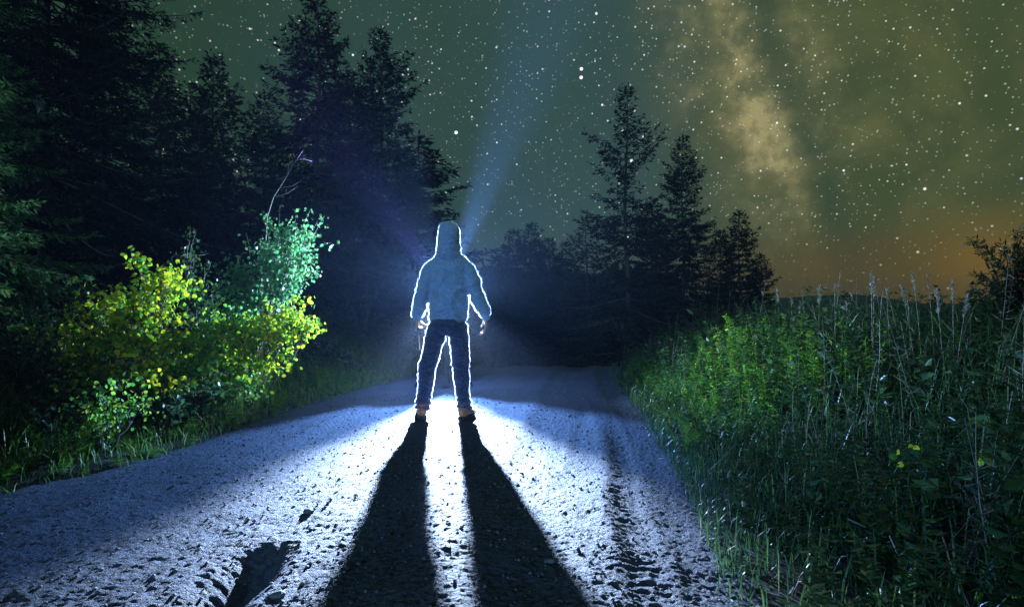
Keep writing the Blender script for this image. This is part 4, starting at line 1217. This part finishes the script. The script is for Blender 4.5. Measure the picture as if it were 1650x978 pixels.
# lush green plants catching the light at the right road edge
def lush(px, base_y, d, h, n, mat, label, kinds, spread):
    bx_ = (px - CX) * d / F
    z0_ = gz(bx_, d)
    root = thing('leafy_weed', (bx_, d, z0_), label, 'weed', 'lit weeds on the right verge')
    ox, oy = rng.normal(0, spread, n), rng.normal(0, spread * 0.7, n)
    s = Soup(); scatter(s, np.stack([ox, oy, ground_z(ox + bx_, oy + d) - z0_ - 0.02], 1), h * rng.uniform(0.65, 1.05, n), kinds)
    o = link('foliage', s.mesh('foliage'), M[mat], root); o['kind'] = 'stuff'
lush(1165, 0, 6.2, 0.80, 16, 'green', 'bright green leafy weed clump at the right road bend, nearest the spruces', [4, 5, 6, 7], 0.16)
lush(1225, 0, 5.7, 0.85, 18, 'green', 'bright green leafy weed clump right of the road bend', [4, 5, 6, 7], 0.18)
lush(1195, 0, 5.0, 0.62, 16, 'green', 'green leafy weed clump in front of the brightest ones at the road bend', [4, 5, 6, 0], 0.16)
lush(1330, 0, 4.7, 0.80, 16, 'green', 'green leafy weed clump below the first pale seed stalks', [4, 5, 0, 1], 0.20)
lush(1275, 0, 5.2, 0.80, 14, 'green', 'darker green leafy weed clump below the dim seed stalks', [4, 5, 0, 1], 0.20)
lush(1090, 0, 6.6, 0.38, 22, 'teal', 'low blue-green weed tuft at the right edge of the lit road', [0, 1, 2, 8], 0.22)
lush(1145, 0, 5.6, 0.35, 22, 'grass', 'low green weed tuft in front of the bright clumps', [0, 1, 2, 8], 0.22)
lush(1060, 0, 7.0, 0.30, 20, 'teal', 'low blue-green weed tuft farthest along the right road edge', [0, 1, 2, 8], 0.20)
lush(1118, 0, 5.9, 0.32, 20, 'teal', 'low blue-green weed tuft nearest the track at the right road edge', [0, 1, 4, 8], 0.20)
lush(1120, 0, 7.6, 0.60, 16, 'teal', 'dim blue-green feathery weed behind the low tuft at the road edge', [0, 8, 9, 10], 0.20)

# broad-leaved weeds low on the right
def broad(px, py, d, leafs, mat, label, hgt):
    p = at(px, py, d); z0_ = gz(p.x, d)
    root = thing('broadleaf_weed', (p.x, d, z0_), label, 'weed', 'broad-leaved weeds on the right')
    c = np.array([0, 0, p.z - z0_])
    s = Soup(); tube(s, [(0.03, 0.02, 0), (0.01, 0.0, c[2] * .5), tuple(c)], [0.003, 0.0025, 0.0015], 4); link('stem', s.mesh('stem'), M['weed'], root)
    for k, (qx, qy, sz_) in enumerate(leafs):
        e = np.array(at(qx, qy, d - 0.02 * k)) - np.array([p.x, d, z0_])
        yv = nrm(rng.normal(0, 0.5, 3) + np.array([0, 0, -0.7])); zv = nrm(np.array([0.1, -0.8, 0.25]) + rng.normal(0, 0.3, 3))
        zv = nrm(zv - yv * (yv @ zv)); xv = np.cross(yv, zv)
        lv, lt = LEAF[k % 4]
        me = mesh_np('leaf', e + (lv[:, :1] * xv + (lv[:, 1:2] - 0.5) * yv + lv[:, 2:] * zv) * sz_, tris=lt)
        link('leaf', me, M[mat], root)
broad(1440, 760, 2.6, [(1438, 735, 0.035), (1450, 748, 0.03), (1432, 746, 0.03), (1446, 728, 0.028)], 'yellow', 'cluster of bright yellow-green leaves in the middle of the dark weeds', 0.3)
broad(1472, 740, 2.6, [(1475, 722, 0.03), (1466, 718, 0.022), (1484, 714, 0.02)], 'yellow', 'small yellow leaves just right of the bright yellow cluster', 0.3)
broad(1580, 770, 2.4, [(1580, 738, 0.07)], 'green', 'weed with one broad green drooping leaf near the right edge', 0.3)
broad(1490, 930, 2.0, [(1490, 902, 0.035), (1470, 918, 0.028), (1462, 924, 0.025)], 'yellow', 'low weed with a yellow leaf near the bottom right', 0.2)
broad(1592, 965, 1.9, [(1592, 950, 0.05), (1575, 958, 0.035), (1640, 955, 0.05)], 'green', 'broad green leaves low in the bottom right corner', 0.2)
# broken pale stalks
for (a, b_, d, lab) in [((1432, 862), (1458, 910), 2.1, 'broken pale dry stalk at the bottom of the right weeds, left one'), ((1515, 855), (1560, 978), 2.0, 'long pale dry stalk leaning at the bottom right'), ((1365, 835), (1425, 865), 2.3, 'fallen pale dry stalk left of the broken one'), ((1185, 715), (1140, 760), 3.4, 'thin pale dry stalk lying at the road edge')]:
    pa, pb = at(*a, d), at(*b_, d - 0.1)
    pb.z = max(pb.z, gz(pb.x, pb.y))
    s = Soup(); q = np.array(pb); tube(s, [np.zeros(3), (np.array(pa) - q) * .5 + rng.normal(0, 0.006, 3), np.array(pa) - q], [0.0035, 0.003, 0.002], 5)
    tag(link('dry_stalk', s.mesh('dry_stalk'), M['dry'], loc=pb), lab, 'stalk', 'broken dry stalks')
# feathery willow at the right edge
def willow():
    d = 6.2
    bx_ = (1640 - CX) * d / F; z0_ = gz(bx_, d)
    base = np.array([bx_, d, z0_])
    root = thing('willow_bush', base, 'feathery narrow-leaved bush at the right edge against the orange glow', 'bush')
    ws, ls = Soup(), Soup()
    tips = [(1572, 440), (1590, 450), (1608, 455), (1632, 405), (1570, 470), (1645, 400), (1568, 386), (1590, 400), (1610, 420), (1640, 375), (1660, 360), (1625, 440), (1600, 470), (1650, 420), (1680, 380), (1580, 490), (1690, 430), (1640, 480), (1615, 395), (1700, 350), (1655, 455)]
    for k, (qx, qy) in enumerate(tips):
        e = np.array(at(qx, qy, d + rng.normal(0, 0.2))) - base
        t_ = np.linspace(0, 1, 12)[:, None]
        mid = e * [0.3, 0.3, 0.75] + [0, 0, 0.12]
        br = 2 * t_ * (1 - t_) * mid + t_ ** 2 * e
        tube(ws, br, np.linspace(0.010, 0.0015, 12), 4, False)
        n = 170
        u = rng.uniform(0.35, 1.0, n)[:, None]
        P = 2 * u * (1 - u) * mid + u ** 2 * e + rng.normal(0, 0.02, (n, 3))
        T = nrm(2 * (1 - 2 * u) * mid + 2 * u * e)
        diamonds(ls, P, nrm(T * 0.8 + rng.normal(0, 0.55, (n, 3)) + [0, 0, -0.2]), rng.uniform(0.05, 0.095, n), rng.uniform(0.010, 0.018, n))
    link('stem', ws.mesh('stem', True), M['bark'], root)
    o = link('foliage', ls.mesh('foliage'), M['darkleaf'], root); o['kind'] = 'stuff'
willow()

# ------------------------------------------------------------------ damp night air
bm = bmesh.new()
bmesh.ops.create_cube(bm, size=1.0)
for v in bm.verts:
    v.co = Vector((v.co.x * 1100, 220 + v.co.y * 800, (v.co.z + 0.5) * 30.0 - 6.5))
me = bpy.data.meshes.new('haze'); bm.to_mesh(me); bm.free()
hz_m = bpy.data.materials.new('haze')
hz_m.use_nodes = True
nt = hz_m.node_tree
nt.nodes.clear()
pv = nt.nodes.new('ShaderNodeVolumePrincipled')
pv.inputs['Color'].default_value = (0.55, 0.72, 1.0, 1)
pv.inputs['Density'].default_value = 0.0010
pv.inputs['Anisotropy'].default_value = 0.65
om = nt.nodes.new('ShaderNodeOutputMaterial')
nt.links.new(pv.outputs[0], om.inputs['Volume'])
tag(link('haze', me, hz_m), 'thin night haze in the air over the whole road', 'haze', kind='stuff')
